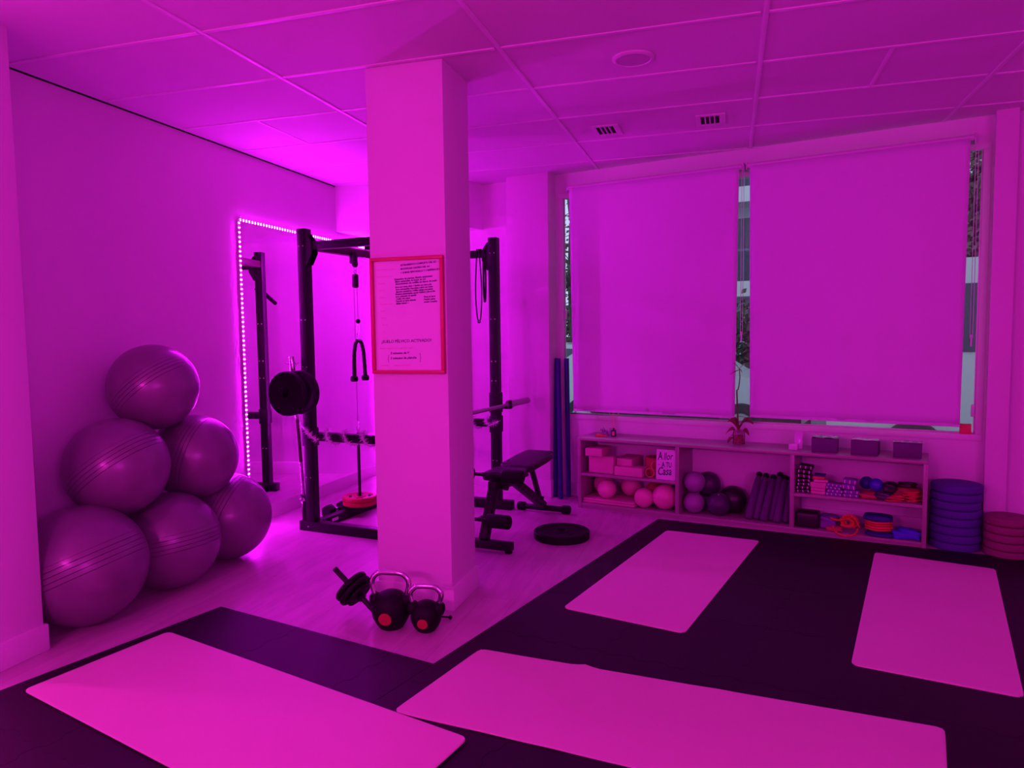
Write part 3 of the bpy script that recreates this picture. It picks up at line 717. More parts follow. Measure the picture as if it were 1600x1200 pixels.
for z, r_, t in ((-.028, .098, .026), (.004, .098, .026), (.034, .075, .022)):
    MB().lathe([(0, -t / 2), (.030, -t / 2), (.034, -t / 2 + .005), (r_ * .75, -t / 2 + .005), (r_ * .82, -t / 2), (r_ - .006, -t / 2), (r_, -t / 2 + .006), (r_, t / 2 - .006), (r_ - .006, t / 2), (0, t / 2)], c=(0, 0, z), seg=40).build('plate', M_rub, ad)
for z in (.050, -.062): MB().cyl((0, 0, z), (0, 0, z + .016), .026, seg=6, bev=.002).build('lock_nut', M_black, ad)
solo('metal_pin', MB().cyl((-.11, 0, 0), (.055, 0, 0), .005).sph((.06, 0, 0), .011, seg=12), M_black, 'thin black pin with round knob lying behind the smaller kettlebell', 'pin', (-1.455, 3.40, .0115), R(4))

# ------------------------------------------------------------------ exercise balls
balls = [((-3.245, 2.862, .312), .312, 'large grey exercise ball on the floor, nearest, beside the white pilaster', 66),
         ((-3.210, 3.430, .287), .287, 'grey exercise ball on the floor, middle of the bottom row', 80),
         ((-3.250, 3.990, .290), .290, 'grey exercise ball on the floor, nearest the lit mirror', 20),
         ((-3.289, 3.150, .780), .274, 'grey exercise ball in the middle row, left one', 52),
         ((-3.265, 3.728, .742), .266, 'grey exercise ball in the middle row, right one', 15),
         ((-3.318, 3.475, 1.205), .256, 'grey exercise ball at the top of the pyramid', 50)]
b0 = None
for c_, r_, lb, ro in balls:
    axis = (-cR * math.cos(R(ro)) + cU * math.sin(R(ro))).normalized(); e = axis.to_track_quat('Z', 'Y').to_euler()
    if b0 is None:
        b0 = thing('exercise_ball', lb, 'exercise ball', c_, 0, 'grey exercise balls piled by the left wall'); b0.rotation_euler = e
        MB().sph((0, 0, 0), 1.0, seg=96).build('shell', M_ball, b0, ang=180)
        MB().cyl((0, 0, .985), (0, 0, 1.002), .03, seg=16).build('valve_plug', M_rub, b0)
        for ch in b0.children: ch.scale = (r_, r_, r_)
    else:
        o = dup(b0, c_, rot=e, label=lb)
        for ch in o.children: ch.scale = (r_, r_, r_)

# ------------------------------------------------------------------ foam floor tiles
P1, P2, P3 = Vector((-2.682, 3.214)), Vector((-1.271, 2.891)), Vector((-.531, 5.677))
e1 = (P3 - P2).normalized(); e2B = Vector((.9835, -.181)).normalized(); e2A = (P2 - P1).normalized()
TS = .61
def proj(p):
    v = Vector(p) - Vector((0, 0, 1.5)); d = v.dot(cF)
    return (800 + 1114.9 * v.dot(cR) / d, 600 - 1114.9 * v.dot(cU) / d) if d > .05 else None
def edge(a, b, teeth, nt_=8, amp=.011):
    if not teeth: return [a.copy()]
    d = b - a; L = d.length; e = d / L; nrm = Vector((-e.y, e.x)); out = []; s = L / nt_
    out.append(a.copy())
    for i in range(nt_):
        sg = 1 if i % 2 else -1; t0 = i * s
        out += [a + e * (t0 + s * .12) + nrm * amp * sg, a + e * (t0 + s * .88) + nrm * amp * sg]
    return out
def tile(corners, teeth):
    # corners ccw; teeth per edge: 0 none, 1 forward, -1 built reversed (shared edge)
    out = []
    for i in range(4):
        a, b = corners[i], corners[(i + 1) % 4]; t = teeth[i]
        if t >= 0: out += edge(a, b, t)
        else:
            q = edge(b, a, 1); q = q[1:][::-1]; out += [a.copy()] + q
    cx = sum((c_ for c_ in corners), Vector((0, 0))) / 4
    pp_ = [(p.x - cx.x, p.y - cx.y) for p in out]
    s = solo('foam_floor_tile', MB().prism(pp_, 0, .0118, bev=.0014, seg=1), M_foamb, 'black interlocking foam floor tile among its equals', 'foam tile', (cx.x, cx.y, .0002), group='black interlocking foam floor tiles')
    return s
def keep(c_):
    p = proj((c_.x, c_.y, 0))
    return p is not None and -260 < p[0] < 1900 and 300 < p[1] < 1480
NB, MBB = 9, 7
for i in range(NB):
    for j in range(MBB):
        a = P3 + e2B * TS * i - e1 * TS * j; b = a + e2B * TS; d = a - e1 * TS; c_ = d + e2B * TS
        if keep((a + c_) / 2):
            # ccw: d(lower-left) c b a
            tile([d, c_, b, a], [1, 1 if i < NB - 1 else 0, -1 if j > 0 else 0, -1 if i > 0 else 0])
LA = (P2 - P1).length
cuts = [0, TS, 2 * TS, LA]
for i in range(3):
    for j in range(3):
        a = P1 + e2A * cuts[i] - e1 * TS * j; b = P1 + e2A * cuts[i + 1] - e1 * TS * j; d = a - e1 * TS; c_ = b - e1 * TS
        if keep((a + c_) / 2): tile([d, c_, b, a], [1, 1 if i < 2 else 0, -1 if j > 0 else 0, -1 if i > 0 else 0])

# ------------------------------------------------------------------ yoga mats
def yoga(label, cs, z0, bumps=(), rad=.035, curl=0.0):
    # cs: corners (a,b,c,d) ccw order around; bilinear grid
    a, b, c_, d = [Vector(q) for q in cs]; nx, ny = 60, 24; L = (b - a).length; Wd = (d - a).length
    cen = (a + b + c_ + d) / 4; vs = {}; t_ = bmesh.new()
    def inside(s, t):
        x, y = s * L, t * Wd
        cx = min(max(x, rad), L - rad); cy = min(max(y, rad), Wd - rad)
        dx, dy = x - cx, y - cy; r_ = math.hypot(dx, dy)
        if r_ > rad and dx and dy: k = rad / r_; return (cx + dx * k) / L, (cy + dy * k) / Wd
        return s, t
    def us(n):  # denser near the ends
        return [0, .006, .014, .024] + [.04 + .92 * k / (n - 8) for k in range(n - 7)] + [.976, .986, .994, 1]
    S, T = us(nx), us(ny)
    for i, s in enumerate(S):
        for j, t in enumerate(T):
            s2, t2 = inside(s, t); p = a.lerp(b, s2).lerp(d.lerp(c_, s2), t2); z = 0.0
            for (bs, bt, bw_, bh, st) in bumps:
                z += bh * math.exp(-((s2 - bs + st * (t2 - bt)) / bw_) ** 2) * (math.exp(-((t2 - bt) / .5) ** 2))
            vs[i, j] = t_.verts.new((p.x - cen.x, p.y - cen.y, z + .0045))
    for i in range(len(S) - 1):
        for j in range(len(T) - 1): t_.faces.new((vs[i, j], vs[i + 1, j], vs[i + 1, j + 1], vs[i, j + 1]))
    bmesh.ops.recalc_face_normals(t_, faces=t_.faces[:])
    if t_.faces[:][200].normal.z < 0:
        for f_ in t_.faces: f_.normal_flip()
    m = MB(); m._take(t_); o = m.build('yoga_mat', M_mat); sd = o.modifiers.new('s', 'SOLIDIFY'); sd.thickness = .0045; sd.offset = -1
    o.location = (cen.x, cen.y, z0); tag(o, label, 'yoga mat', 'white yoga mats on the black tiles'); return o
ZT = .0126
yoga('white yoga mat nearest the shelf, pointing at the coloured balls', [(-.850, 3.673), (-.200, 3.508), (.216, 5.236), (-.436, 5.343)], ZT)
yoga('white yoga mat at the right edge of the picture', [(.527, 3.365), (1.142, 3.232), (1.575, 4.965), (.936, 5.148)], ZT)
yoga('white yoga mat lying crosswise in the middle foreground, wavy along its far edge', [(-1.262, 2.46), (.625, 2.243), (.778, 2.905), (-1.112, 3.080)], ZT, bumps=((.27, 1.0, .018, .010, .0), (.30, .4, .05, .004, .12), (.62, .5, .03, .004, .1), (.15, .3, .06, .003, .2)))
A_ = Vector((-2.697, 2.842)); B_ = Vector((-.903, 2.358)); dd = (Vector((-2.848, 2.184)) - A_)
yoga('white yoga mat at the lower left of the picture, its corner over the next mat', [tuple(A_ + dd), tuple(B_ + dd), tuple(B_), tuple(A_)], ZT + .0052, bumps=((.85, .2, .06, .004, .1),))

# ------------------------------------------------------------------ blue foam poles leaning by the window
for k, (ub, kb, ut, kt, lb) in enumerate(((-2.935, 5.76, -2.955, 5.84, 'dark blue foam pole leaning by the window, leftmost of three'), (-2.850, 5.70, -2.915, 5.795, 'dark blue foam pole leaning by the window, slanting in the middle'), (-2.825, 5.81, -2.853, 5.845, 'dark blue foam pole leaning by the window, rightmost of three'))):
    a, b = W(ub, kb, .001), W(ut, kt, 1.262); r_ = .0215
    d = b - a; o = thing('foam_pole', lb, 'foam pole', a + Vector((0, 0, .004)), 0, 'dark blue foam poles'); o.rotation_euler = d.to_track_quat('Z', 'Y').to_euler()
    MB().cyl((0, 0, 0), (0, 0, d.length), r_, seg=20, bev=.003).build('tube', M_navy, o)
    MB().cyl((0, 0, d.length + .0001), (0, 0, d.length + .0008), .007, seg=12).build('hollow_core', M_void, o)
exec_shelf = True

# ------------------------------------------------------------------ long low shelf unit
SK = 5.485
def S(u, d, z=0.0): return W(u - 2.58, SK + d, z)
sh = thing('shelf_unit', 'long low pale wood shelf unit with three bays under the window', 'shelf', S(0, 0, 0), WA)
DP = .365; TH = .022; ZTOP = .607; LEN = 2.585
MB().bx((0, 0, ZTOP - TH), (LEN, DP, ZTOP), bev=.0015).build('top_board', M_wood, sh)
MB().bx((.028, .002, .028), (LEN - .028, DP, .046), bev=.0015).build('bottom_board', M_wood, sh)
MB().bx((.028, .012, 0), (LEN - .028, .03, .028)).build('plinth', M_wood, sh)
for u in (0, LEN - .028): MB().bx((u, 0, 0), (u + .028, DP, ZTOP - TH), bev=.0015).build('side_panel', M_wood, sh)
for u in (.852, 1.712): MB().bx((u, 0, .046), (u + .03, DP, ZTOP - TH), bev=.0015).build('divider', M_wood, sh)
for u0, u1 in ((.028, .852), (1.742, LEN - .028)): MB().bx((u0, .002, .282), (u1, DP, .304), bev=.0015).build('shelf_board', M_wood, sh)
ZM, ZL = .3042, .0462

def blk(name, label, cat, u, d, z, w_, dp, h, m, bev=.008, rz=0.0, group=None):
    return solo(name, MB().box((0, 0, h / 2), (w_, dp, h), bev=bev, seg=3), m, label, cat, S(u, d, z + .0003), WA + rz, group)
# left bay, upper shelf
blk('yoga_block', 'large pink yoga block standing at the left end of the upper shelf', 'yoga block', .195, .085, ZM, .228, .09, .150, M_pinkf, .012)
blk('yoga_block', 'small pink yoga block lying on top of the large one', 'yoga block', .150, .100, ZM + .1505, .155, .22, .068, M_pinkf, .008)
blk('yoga_block', 'pink yoga block standing behind the flat one in the upper left bay', 'yoga block', .385, .215, ZM, .14, .25, .135, M_pinkf, .010)
blk('yoga_block', 'flat pink yoga block lying at the front of the upper left bay', 'yoga block', .448, .080, ZM, .248, .13, .078, M_pinkf, .010)
yw = thing('foam_roll', 'red-brown round foam roll standing behind the lettered sign', 'foam roll', S(.615, .235, ZM), WA)
MB().lathe([(0, .0005), (.088, .0005), (.094, .006), (.094, .062), (.088, .068), (.088, .070), (.094, .076), (.094, .140), (.088, .147), (.0, .147)], seg=40).build('roll', M_redf, yw)
def beadring(label, u, d, z, r_, n=22):
    o = thing('beaded_ring', label, 'ring', S(u, d, z), WA, 'small beaded rings by the sign')
    b = MB(); ring(b, (0, 0, 0), r_, .0035, 'y', 28); b.build('hoop', M_orange, o)
    q = MB()
    for k in range(n): a = 2 * PI * k / n; q.sph(((r_ + .004) * math.cos(a), 0, (r_ + .004) * math.sin(a)), .0042, seg=8)
    q.build('beads', mat('beige_bead', (.8, .45, .3), .5), o)
beadring('small beaded ring standing left of the lettered sign', .622, .055, ZM + .043, .033)
beadring('small beaded ring half hidden behind the lettered sign', .655, .10, ZM + .095, .033)
sg = thing('lettered_sign', 'white sign with black brush lettering reading Casa at the bottom', 'sign', S(.765, .030, ZM + .001), WA)
sg.rotation_euler = (R(-4), 0, WA)
MB().bx((-.083, 0, 0), (.083, .006, .243), bev=.001).build('panel', M_paper, sg)
lt = MB()
def st(s, x, z, size, rot=0, shear=.3, sx=.8, wt_=.0012):
    lt.text(s, size, Matrix.Translation((x, -.0005, z)) @ Matrix.Rotation(R(90), 4, 'X') @ Matrix.Rotation(R(rot), 4, 'Z') @ Matrix.Diagonal((sx, 1, 1, 1)), shear=shear, weight=wt_, ext=.0003)
st('A', -.070, .158, .092, 6, .25, .62); st('llor', -.024, .160, .084, 5, .3, .66, .0006)
st('–', -.066, .107, .05, 0, 0, .6, 0); st('A TU', -.036, .103, .058, 0, 0, .62); st('Casa', -.072, .035, .092, 4, .3, .66)
lt.build('lettering', M_ink, sg)
# left bay, lower shelf
fm = thing('folded_mat', 'pink folded mat lying flat under the pink balls', 'mat', S(.27, .17, ZL), WA)
MB().box((0, 0, .012), (.47, .30, .022), bev=.009, seg=3).box((-.002, 0, .033), (.465, .30, .018), bev=.008, seg=3).build('layers', M_pinkf, fm)
def sball(label, u, d, z, r_, m, group, name='small_ball'):
    o = thing(name, label, 'ball', S(u, d, z + r_), WA, group); o.rotation_euler = (R(random.uniform(20, 80)), R(random.uniform(0, 60)), WA)
    MB().sph((0, 0, 0), r_, seg=40).build('shell', m, o, ang=180)
    MB().cyl((0, 0, r_ - .002), (0, 0, r_ + .0008), .006, seg=10).build('valve_plug', M_plas if 'in front of the black' in label else m, o)
    return o
PB = 'pink exercise balls on the lower left shelf'
sball('pink ball sitting on the front of the folded mat', .232, .085, ZL + .0422, .080, M_pinkb, PB)
sball('dim pink ball behind at the left end of the lower shelf', .13, .255, ZL + .0422, .088, M_pinkb, PB)
sball('dim pink ball behind the front ones, under the middle of the shelf', .385, .255, ZL + .0422, .086, M_pinkb, PB)
sball('pink ball between the folded mat and the biggest pink ball', .563, .085, ZL, .082, M_pinkb, PB)
sball('biggest shiny pink ball at the right end of the lower left bay', .735, .105, ZL, .104, M_pinkb, PB)
sball('dark pink ball behind between the two front balls', .60, .262, ZL, .092, M_redf, PB)
sball('pink ball deep in the right back corner of the lower left bay', .775, .29, ZL, .072, M_pinkb, PB)
# middle bay
sball('pale lilac ball on the floor board beside the divider, lower of two', .975, .10, ZL, .083, M_lil, 'balls in the middle bay')
sball('pale lilac ball stacked on another beside the divider', .978, .104, ZL + .1655, .084, M_lil, 'balls in the middle bay')
sball('dark purple ball standing behind the two pale stacked balls', 1.045, .262, ZL + .115, .098, M_darkp, 'balls in the middle bay')
blk('storage_box', 'low dark box hidden behind the stacked lilac balls', 'box', 1.03, .275, ZL, .16, .14, .115, M_boxp)
sball('dark purple ball in front of the black one in the middle bay', 1.168, .11, ZL, .090, M_darkp, 'balls in the middle bay')
sball('large black ball behind the dark purple one in the middle bay', 1.245, .252, ZL, .108, M_blkb, 'balls in the middle bay')
# padded bars leaning in the middle bay
names = ['first from the left', 'second from the left', 'third from the left', 'fourth from the left', 'fifth from the left', 'nearest the divider']
for k, (ub, ut, db, dt, h) in enumerate(((1.405, 1.447, .07, .26, .335), (1.455, 1.498, .09, .26, .33), (1.515, 1.555, .06, .25, .325), (1.565, 1.600, .10, .27, .345), (1.612, 1.640, .06, .26, .325), (1.668, 1.682, .09, .27, .32))):
    a = S(ub, db, ZL + .008); b = S(ut, dt, ZL + h); d = b - a; L = d.length
    o = thing('weighted_bar', 'dark purple padded bar in the middle bay, ' + names[k], 'weighted bar', a, 0, 'padded bars leaning in the middle bay'); o.rotation_euler = d.to_track_quat('Z', 'Y').to_euler()
    MB().lathe([(0, 0), (.024, .003), (.031, .02), (.030, L * .5), (.024, L * .85), (.017, L * .93), (.014, L * .94), (0, L * .94)], seg=20).build('padded_sleeve', mat('padded_purple', (.08, .04, .11), .6, bump=(60, .2, .003)), o, ang=60)
    MB().sph((0, 0, L * .965), .0235, seg=20).build('end_knob', M_rub, o)

# right bay, upper shelf
M_stripe = mat('grey_strap', (.75, .62, .70), .6)
def ankle(label, u, d, z, w_, h, tilt, m, rows=3, group=None, seg=3):
    o = thing('ankle_weight', label, 'ankle weight', S(u, d, z), WA, group); o.rotation_euler = (0, R(tilt), WA)
    b = MB(); n = seg
    for i in range(n):
        hh = h / n; off = .006 * math.sin(i * 1.6 + u * 9)
        b.box((off, 0, hh * (i + .5)), (w_, .085, hh * .96), bev=min(.010, hh * .35), seg=3)
        for r_ in range(rows): MB().box((off + w_ * (-.30 + .30 * r_ * 2 / max(1, rows - 1)) + .006 * (r_ - 1), -.044, hh * (i + .5)), (.0075, .003, hh * .62), rot=(0, R(-12 + 14 * math.sin(i)), 0), bev=.001).build('strap', M_stripe, o)
    b.build('wrap', m, o)
    return o
AW = 'striped wraps on the upper right shelf'
ankle('black wrap with pale stripes at the left end, lower of two', 1.800, .085, ZM, .098, .105, -3, M_blkb, 3, AW, 4)
ankle('black wrap with pale stripes at the left end, stacked on top', 1.803, .085, ZM + .107, .100, .100, 4, M_blkb, 3, AW, 3)
pkg = [('lying at the bottom of the pink pile', 0, .022), ('second from the bottom of the pink pile', .0225, .022), ('thick, in the middle of the pink pile', .045, .042), ('askew near the top of the pink pile', .0875, .020), ('dull, topmost of the pink pile', .108, .022)]
for k, (lb, z, h) in enumerate(pkg):
    blk('folded_band', 'pink folded exercise band ' + lb, 'folded band', 1.900 + (.012 if k in (3,) else -.004 * (k % 2)), .085, ZM + z, .098 + (.010 if k == 2 else 0) - (.018 if k == 4 else 0), .09, h - .0006, M_pinkf if k < 4 else M_redf, .006, R((-3, 2, -2, 6, 3)[k]), 'pink folded bands on the upper right shelf')
blk('small_book', 'small dark case on top of the pink pile', 'case', 1.905, .09, ZM + .1315, .075, .07, .010, M_navy, .002)
ankle('purple and white striped wrap lying right of the pink pile, lower', 2.005, .08, ZM, .112, .045, 0, M_purp, 4, AW, 2)
ankle('purple and white striped wrap right of the pink pile, upper', 2.000, .08, ZM + .046, .105, .042, 3, M_purp, 4, AW, 2)
ankle('violet striped wrap left of the blue balls, lower', 2.112, .08, ZM, .105, .050, 0, M_purp, 3, AW, 2)
ankle('violet striped wrap left of the blue balls, standing on another', 2.098, .08, ZM + .052, .090, .078, 3, M_purp, 3, AW, 2)
sball('blue ball behind on the upper right shelf, left one', 2.205, .17, ZM + .045, .045, M_navy, 'blue balls on the upper right shelf')
sball('blue ball on the upper right shelf, right one', 2.270, .12, ZM + .045, .046, mat('blue_ball_rubber', (.05, .05, .5), .3), 'blue balls on the upper right shelf')
def lump(name, label, cat, u, d, z, w_, dp, h, m, seed, group=None, amp=.22):
    rn_ = random.Random(seed); t_ = bmesh.new(); bmesh.ops.create_icosphere(t_, subdivisions=4, radius=1)
    ph_ = [(rn_.uniform(2, 5), rn_.uniform(2, 5), rn_.uniform(2, 5), rn_.uniform(0, 6)) for _ in range(5)]
    for v in t_.verts:
        p = v.co.copy(); s = 1 + amp * .35 * sum(math.sin(a * p.x + b * p.y + c_ * p.z + q) for a, b, c_, q in ph_) / 1.6
        q = Vector((math.copysign(abs(p.x) ** .6, p.x), math.copysign(abs(p.y) ** .6, p.y), math.copysign(abs(p.z) ** .7, p.z))) * s
        v.co = Vector((q.x * w_ / 2, q.y * dp / 2, max(q.z, -.86) * h / 2))
    zm = min(v.co.z for v in t_.verts)
    for v in t_.verts: v.co.z -= zm
    m_ = MB(); m_._take(t_); return solo(name, m_, m, label, cat, S(u, d, z + .0004), WA, group, ang=80)
lump('folded_band', 'dull red folded band under the blue balls', 'folded band', 2.225, .10, ZM, .12, .15, .042, M_redf, 3)
lump('soft_pouch', 'dark purple pouch under the black pouch on the upper right shelf', 'pouch', 2.315, .10, ZM, .12, .13, .055, M_darkp, 5)
lump('soft_pouch', 'black cloth pouch standing right of the blue balls', 'pouch', 2.355, .11, ZM + .050, .095, .09, .075, M_blkb, 8)
def flatbands(label, u, d, z, n, m, seed, w_=.11):
    rn_ = random.Random(seed); b = MB()
    for i in range(n):
        a = rn_.uniform(-40, 40); L = w_ * rn_.uniform(.7, 1.1)
        b.box((rn_.uniform(-.02, .02), rn_.uniform(-.02, .02), .004 + i * .0062), (L, .03, .0045), rot=(R(rn_.uniform(-8, 8)), R(rn_.uniform(-7, 7)), R(a)), bev=.0015)
    return solo('elastic_bands', b, m, label, 'elastic bands', S(u, d, z + .003), WA, 'loose red band bundles on the upper right shelf')
flatbands('bright red flat bands lying at the front of the upper right shelf', 2.400, .05, ZM, 6, M_redband, 2, .10)
flatbands('heap of red flat bands at the right end of the upper right shelf', 2.495, .085, ZM, 11, M_redband, 4, .10)
lump('red_cloth', 'dark red cloth folded behind the loose bands', 'cloth', 2.45, .20, ZM, .20, .12, .085, M_redf, 11)
lump('soft_pouch', 'black and grey pouch lying on the red cloth', 'pouch', 2.46, .20, ZM + .080, .12, .09, .035, M_blkb, 15)
# right bay, lower shelf
blk('storage_box', 'black fabric box at the left end of the lower right bay', 'box', 1.828, .10, ZL, .160, .14, .115, M_blkb, .018)
lump('soft_pouch', 'purple soft bag beside the black fabric box', 'bag', 1.962, .13, ZL, .13, .16, .105, M_purp, 21)
lump('brown_cloth', 'brown cloth lying under the orange straps', 'cloth', 2.01, .055, ZL, .11, .08, .035, M_redf, 25)
ot = thing('orange_strap_bundle', 'tangled orange straps with a big hanging loop on the lower right shelf', 'strap', S(2.10, .09, ZL), WA)
def arc(cx, y, cz, rx_, rz_, a0, a1, n=24, yy=0.0): return [(cx + rx_ * math.cos(R(a0 + (a1 - a0) * k / n)), y + yy * k / n, cz + rz_ * math.sin(R(a0 + (a1 - a0) * k / n))) for k in range(n + 1)]
MB().tube(arc(-.012, -.098, .045, .078, .058, 175, 368), .0065, seg=8).build('strap_loop', M_orange, ot)
b = MB()
rn_ = random.Random(5)
for k in range(9):
    a = rn_.uniform(0, 360); b.tube(arc(.0 + rn_.uniform(-.015, .015), -.02 + rn_.uniform(-.03, .03), .075, .038 + rn_.uniform(-.008, .012), .030 + rn_.uniform(-.005, .01), a, a + 300, 20, rn_.uniform(-.03, .03)), .009, seg=6, flat=(.4, 1))
b.build('coiled_strap', M_orange, ot)
MB().tube([(-.115, -.06, .098), (-.09, -.06, .088), (-.06, -.05, .084), (-.02, -.03, .088)], .0075, seg=8).tube([(.02, -.03, .115), (.045, -.05, .105), (.065, -.06, .07), (.075, -.06, .05)], .008, seg=8, flat=(.5, 1)).build('strap_end', M_orange, ot)
oc = [('lower', .040), ('middle', .058), ('upper', .076)]
lump('cloth_pad', 'dark navy pad lying under the coiled orange tubes', 'pad', 2.31, .08, ZL, .20, .15, .034, M_navy, 31, amp=.1)
for k in range(4):
    solo('resistance_tube', MB().tube([(.082 * math.cos(2 * PI * i / 40), .06 * math.sin(2 * PI * i / 40), .0015 * math.sin(i * .6)) for i in range(40)], .0078, seg=8, closed=True), M_orange if k % 2 == 0 else M_redband, 'coiled orange resistance tube, %s in the coil pile' % ('lowest', 'second lowest', 'second from the top', 'topmost')[k], 'resistance tube', S(2.293, .095, ZL + .044 + .0172 * k), WA, 'coiled orange tubes on the lower right shelf')
lump('cloth_pad', 'dark navy folded pad lying on the coiled orange tubes', 'pad', 2.288, .095, ZL + .104, .19, .14, .046, M_navy, 33, amp=.1)
lump('soft_pouch', 'bright blue crumpled bag at the right end of the lower bay', 'bag', 2.470, .085, ZL, .185, .14, .068, M_blue, 41, amp=.4)

# things on top of the shelf
def crystal():
    o = thing('glass_ornament', 'small sparkling glass ornament at the left end of the shelf top', 'ornament', S(.175, .22, ZTOP), WA)
    b = MB(); rn_ = random.Random(3)
    for k in range(26):
        b.sph((rn_.uniform(-.045, .04), rn_.uniform(-.02, .02), .012 + abs(rn_.gauss(.02, .018))), rn_.uniform(.007, .013), seg=8)
    b.build('glass_beads', mat('crystal', (.75, .65, .9), .08, .85), o, ang=10)
    MB().tube(arc(.0, 0, .012, .05, .03, 0, 180), .003, seg=6).build('wire', M_chrome, o)
crystal()
rc = thing('red_clip', 'small orange-red clip lying at the left end of the shelf top', 'clip', S(.160, .125, ZTOP), WA + R(8))
MB().box((-.012, 0, .011), (.070, .035, .020), bev=.006, seg=3, taper=(.8, .7)).build('clip_body', M_orange, rc); MB().box((.035, 0, .008), (.03, .02, .010), bev=.003).build('tongue', M_redband, rc)
rdif = thing('reed_diffuser', 'dark reed diffuser bottle with thin sticks on the shelf top', 'diffuser', S(.262, .165, ZTOP), WA)
MB().box((0, 0, .030), (.038, .038, .058), bev=.006, seg=3).cyl((0, 0, .058), (0, 0, .076), .010, bev=.002).build('bottle', M_amber, rdif)
MB().box((.004, -.0196, .030), (.020, .0008, .034)).build('paper_label', M_pinkf, rdif)
r_ = MB()
for dx, dy, h in ((-.038, .0, .205), (-.012, .01, .205), (.008, -.008, .21), (.046, .0, .21)): r_.cyl((dx * .1, dy * .1, .05), (dx, dy, h), .0016, seg=6)
r_.build('reeds', mat('reed', (.75, .4, .3), .7), rdif)

# orchid in a glass jar
orc = thing('potted_orchid', 'bare stemmed orchid with dark leaves in a glass jar on the shelf', 'plant', S(1.298, .20, ZTOP), WA)
jr = MB().lathe([(.040, .001), (.046, .006), (.046, .085), (.040, .105), (.043, .118), (.041, .118), (.038, .105), (.0435, .085), (.0435, .008), (0, .006)], seg=32)
jr.build('jar', M_jar, orc)
MB().lathe([(0, .009), (.041, .009), (.042, .04), (.041, .070), (0, .074)], seg=24).build('bark', mat('bark', (.35, .10, .12), .9, noise=(60, .5), bump=(60, 1, .01)), orc, ang=80)
rt = MB(); rn_ = random.Random(9)
for k in range(12):
    a = rn_.uniform(0, 2 * PI); rt.tube([(.038 * math.cos(a), .038 * math.sin(a), .02), (.040 * math.cos(a + .5), .040 * math.sin(a + .5), .06), (.030 * math.cos(a + 1), .030 * math.sin(a + 1), .10), (.01 * math.cos(a), .01 * math.sin(a), .12)], .0028, seg=5)
rt.build('roots', mat('root', (.55, .35, .38), .7), orc)
MB().tube([(-.004, 0, .09), (-.008, 0, .18), (-.014, 0, .30), (-.018, 0, .40), (-.019, 0, .425), (-.010, 0, .43), (-.003, 0, .46), (.004, .0, .53), (-.002, 0, .60)], .0038, seg=8, radii=[.007, .0065, .006, .006, .006, .005, .0045, .004, .003]).build('stem', M_stem, orc)
def leaf(mb, base, tip, w_, droop=.02, n=10, side=None):
    base, tip = Vector(base), Vector(tip); d = tip - base; sd = Vector(side) if side else Vector((-d.y, d.x, 0))
    if sd.length < 1e-3: sd = Vector((0, 1, 0))
    sd.normalize(); vs = []; fs = []
    for i in range(n + 1):
        t = i / n; c_ = base + d * t + Vector((0, 0, droop * 4 * t * (1 - t))); ww = w_ * (math.sin(PI * min(1, t * .93 + .04)) ** .7)
        nrm = Vector((0, 0, 1))
        for q in (-1, -.5, 0, .5, 1): vs.append(c_ + sd * ww * q + nrm * (abs(q) ** 1.5) * ww * .35)
    for i in range(n):
        for q in range(4): a = i * 5 + q; fs.append((a, a + 1, a + 6, a + 5))
    mb.mesh(vs, fs)
for (b_, t__, w_, dr, sd) in (((0, 0, .115), (-.085, -.02, .175), .022, .035, (0.2, .6, .6)), ((0, 0, .12), (.110, -.01, .165), .028, .045, (0.1, .7, .5)), ((0, 0, .12), (.070, -.03, .20), .022, .03, (.1, .8, .4)), ((0, 0, .12), (-.05, .03, .20), .02, .02, (.2, .8, .4)),
                       ((-.03, 0, .11), (-.098, -.01, .075), .019, .02, (.2, .6, .8)), ((.03, 0, .11), (.080, -.01, .075), .018, .015, (.2, .6, .8)), ((-.04, -.02, .06), (-.078, -.03, .005), .018, .008, (.7, .3, .2)), ((-.04, -.02, .07), (-.07, -.03, .045), .015, .005, (.5, .3, .5)), ((0, -.02, .115), (.02, -.05, .16), .022, .01, (.9, .1, .2))):
    m_ = MB(); leaf(m_, b_, t__, w_, dr, side=sd); lf = m_.build('leaf', M_leaf, orc, ang=180); md = lf.modifiers.new('s', 'SOLIDIFY'); md.thickness = .0014
for (b_, t__, w_) in (((.0, 0, .585), (-.072, -.01, .545), .006), ((-.003, 0, .595), (-.045, 0, .64), .004), ((.0, 0, .595), (.05, -.005, .635), .005), ((0, 0, .59), (.022, -.01, .565), .007)):
    m_ = MB(); leaf(m_, b_, t__, w_, .004, side=(0, 1, .8)); lf = m_.build('bud_leaf', M_leaf, orc, ang=180); md = lf.modifiers.new('s', 'SOLIDIFY'); md.thickness = .0014

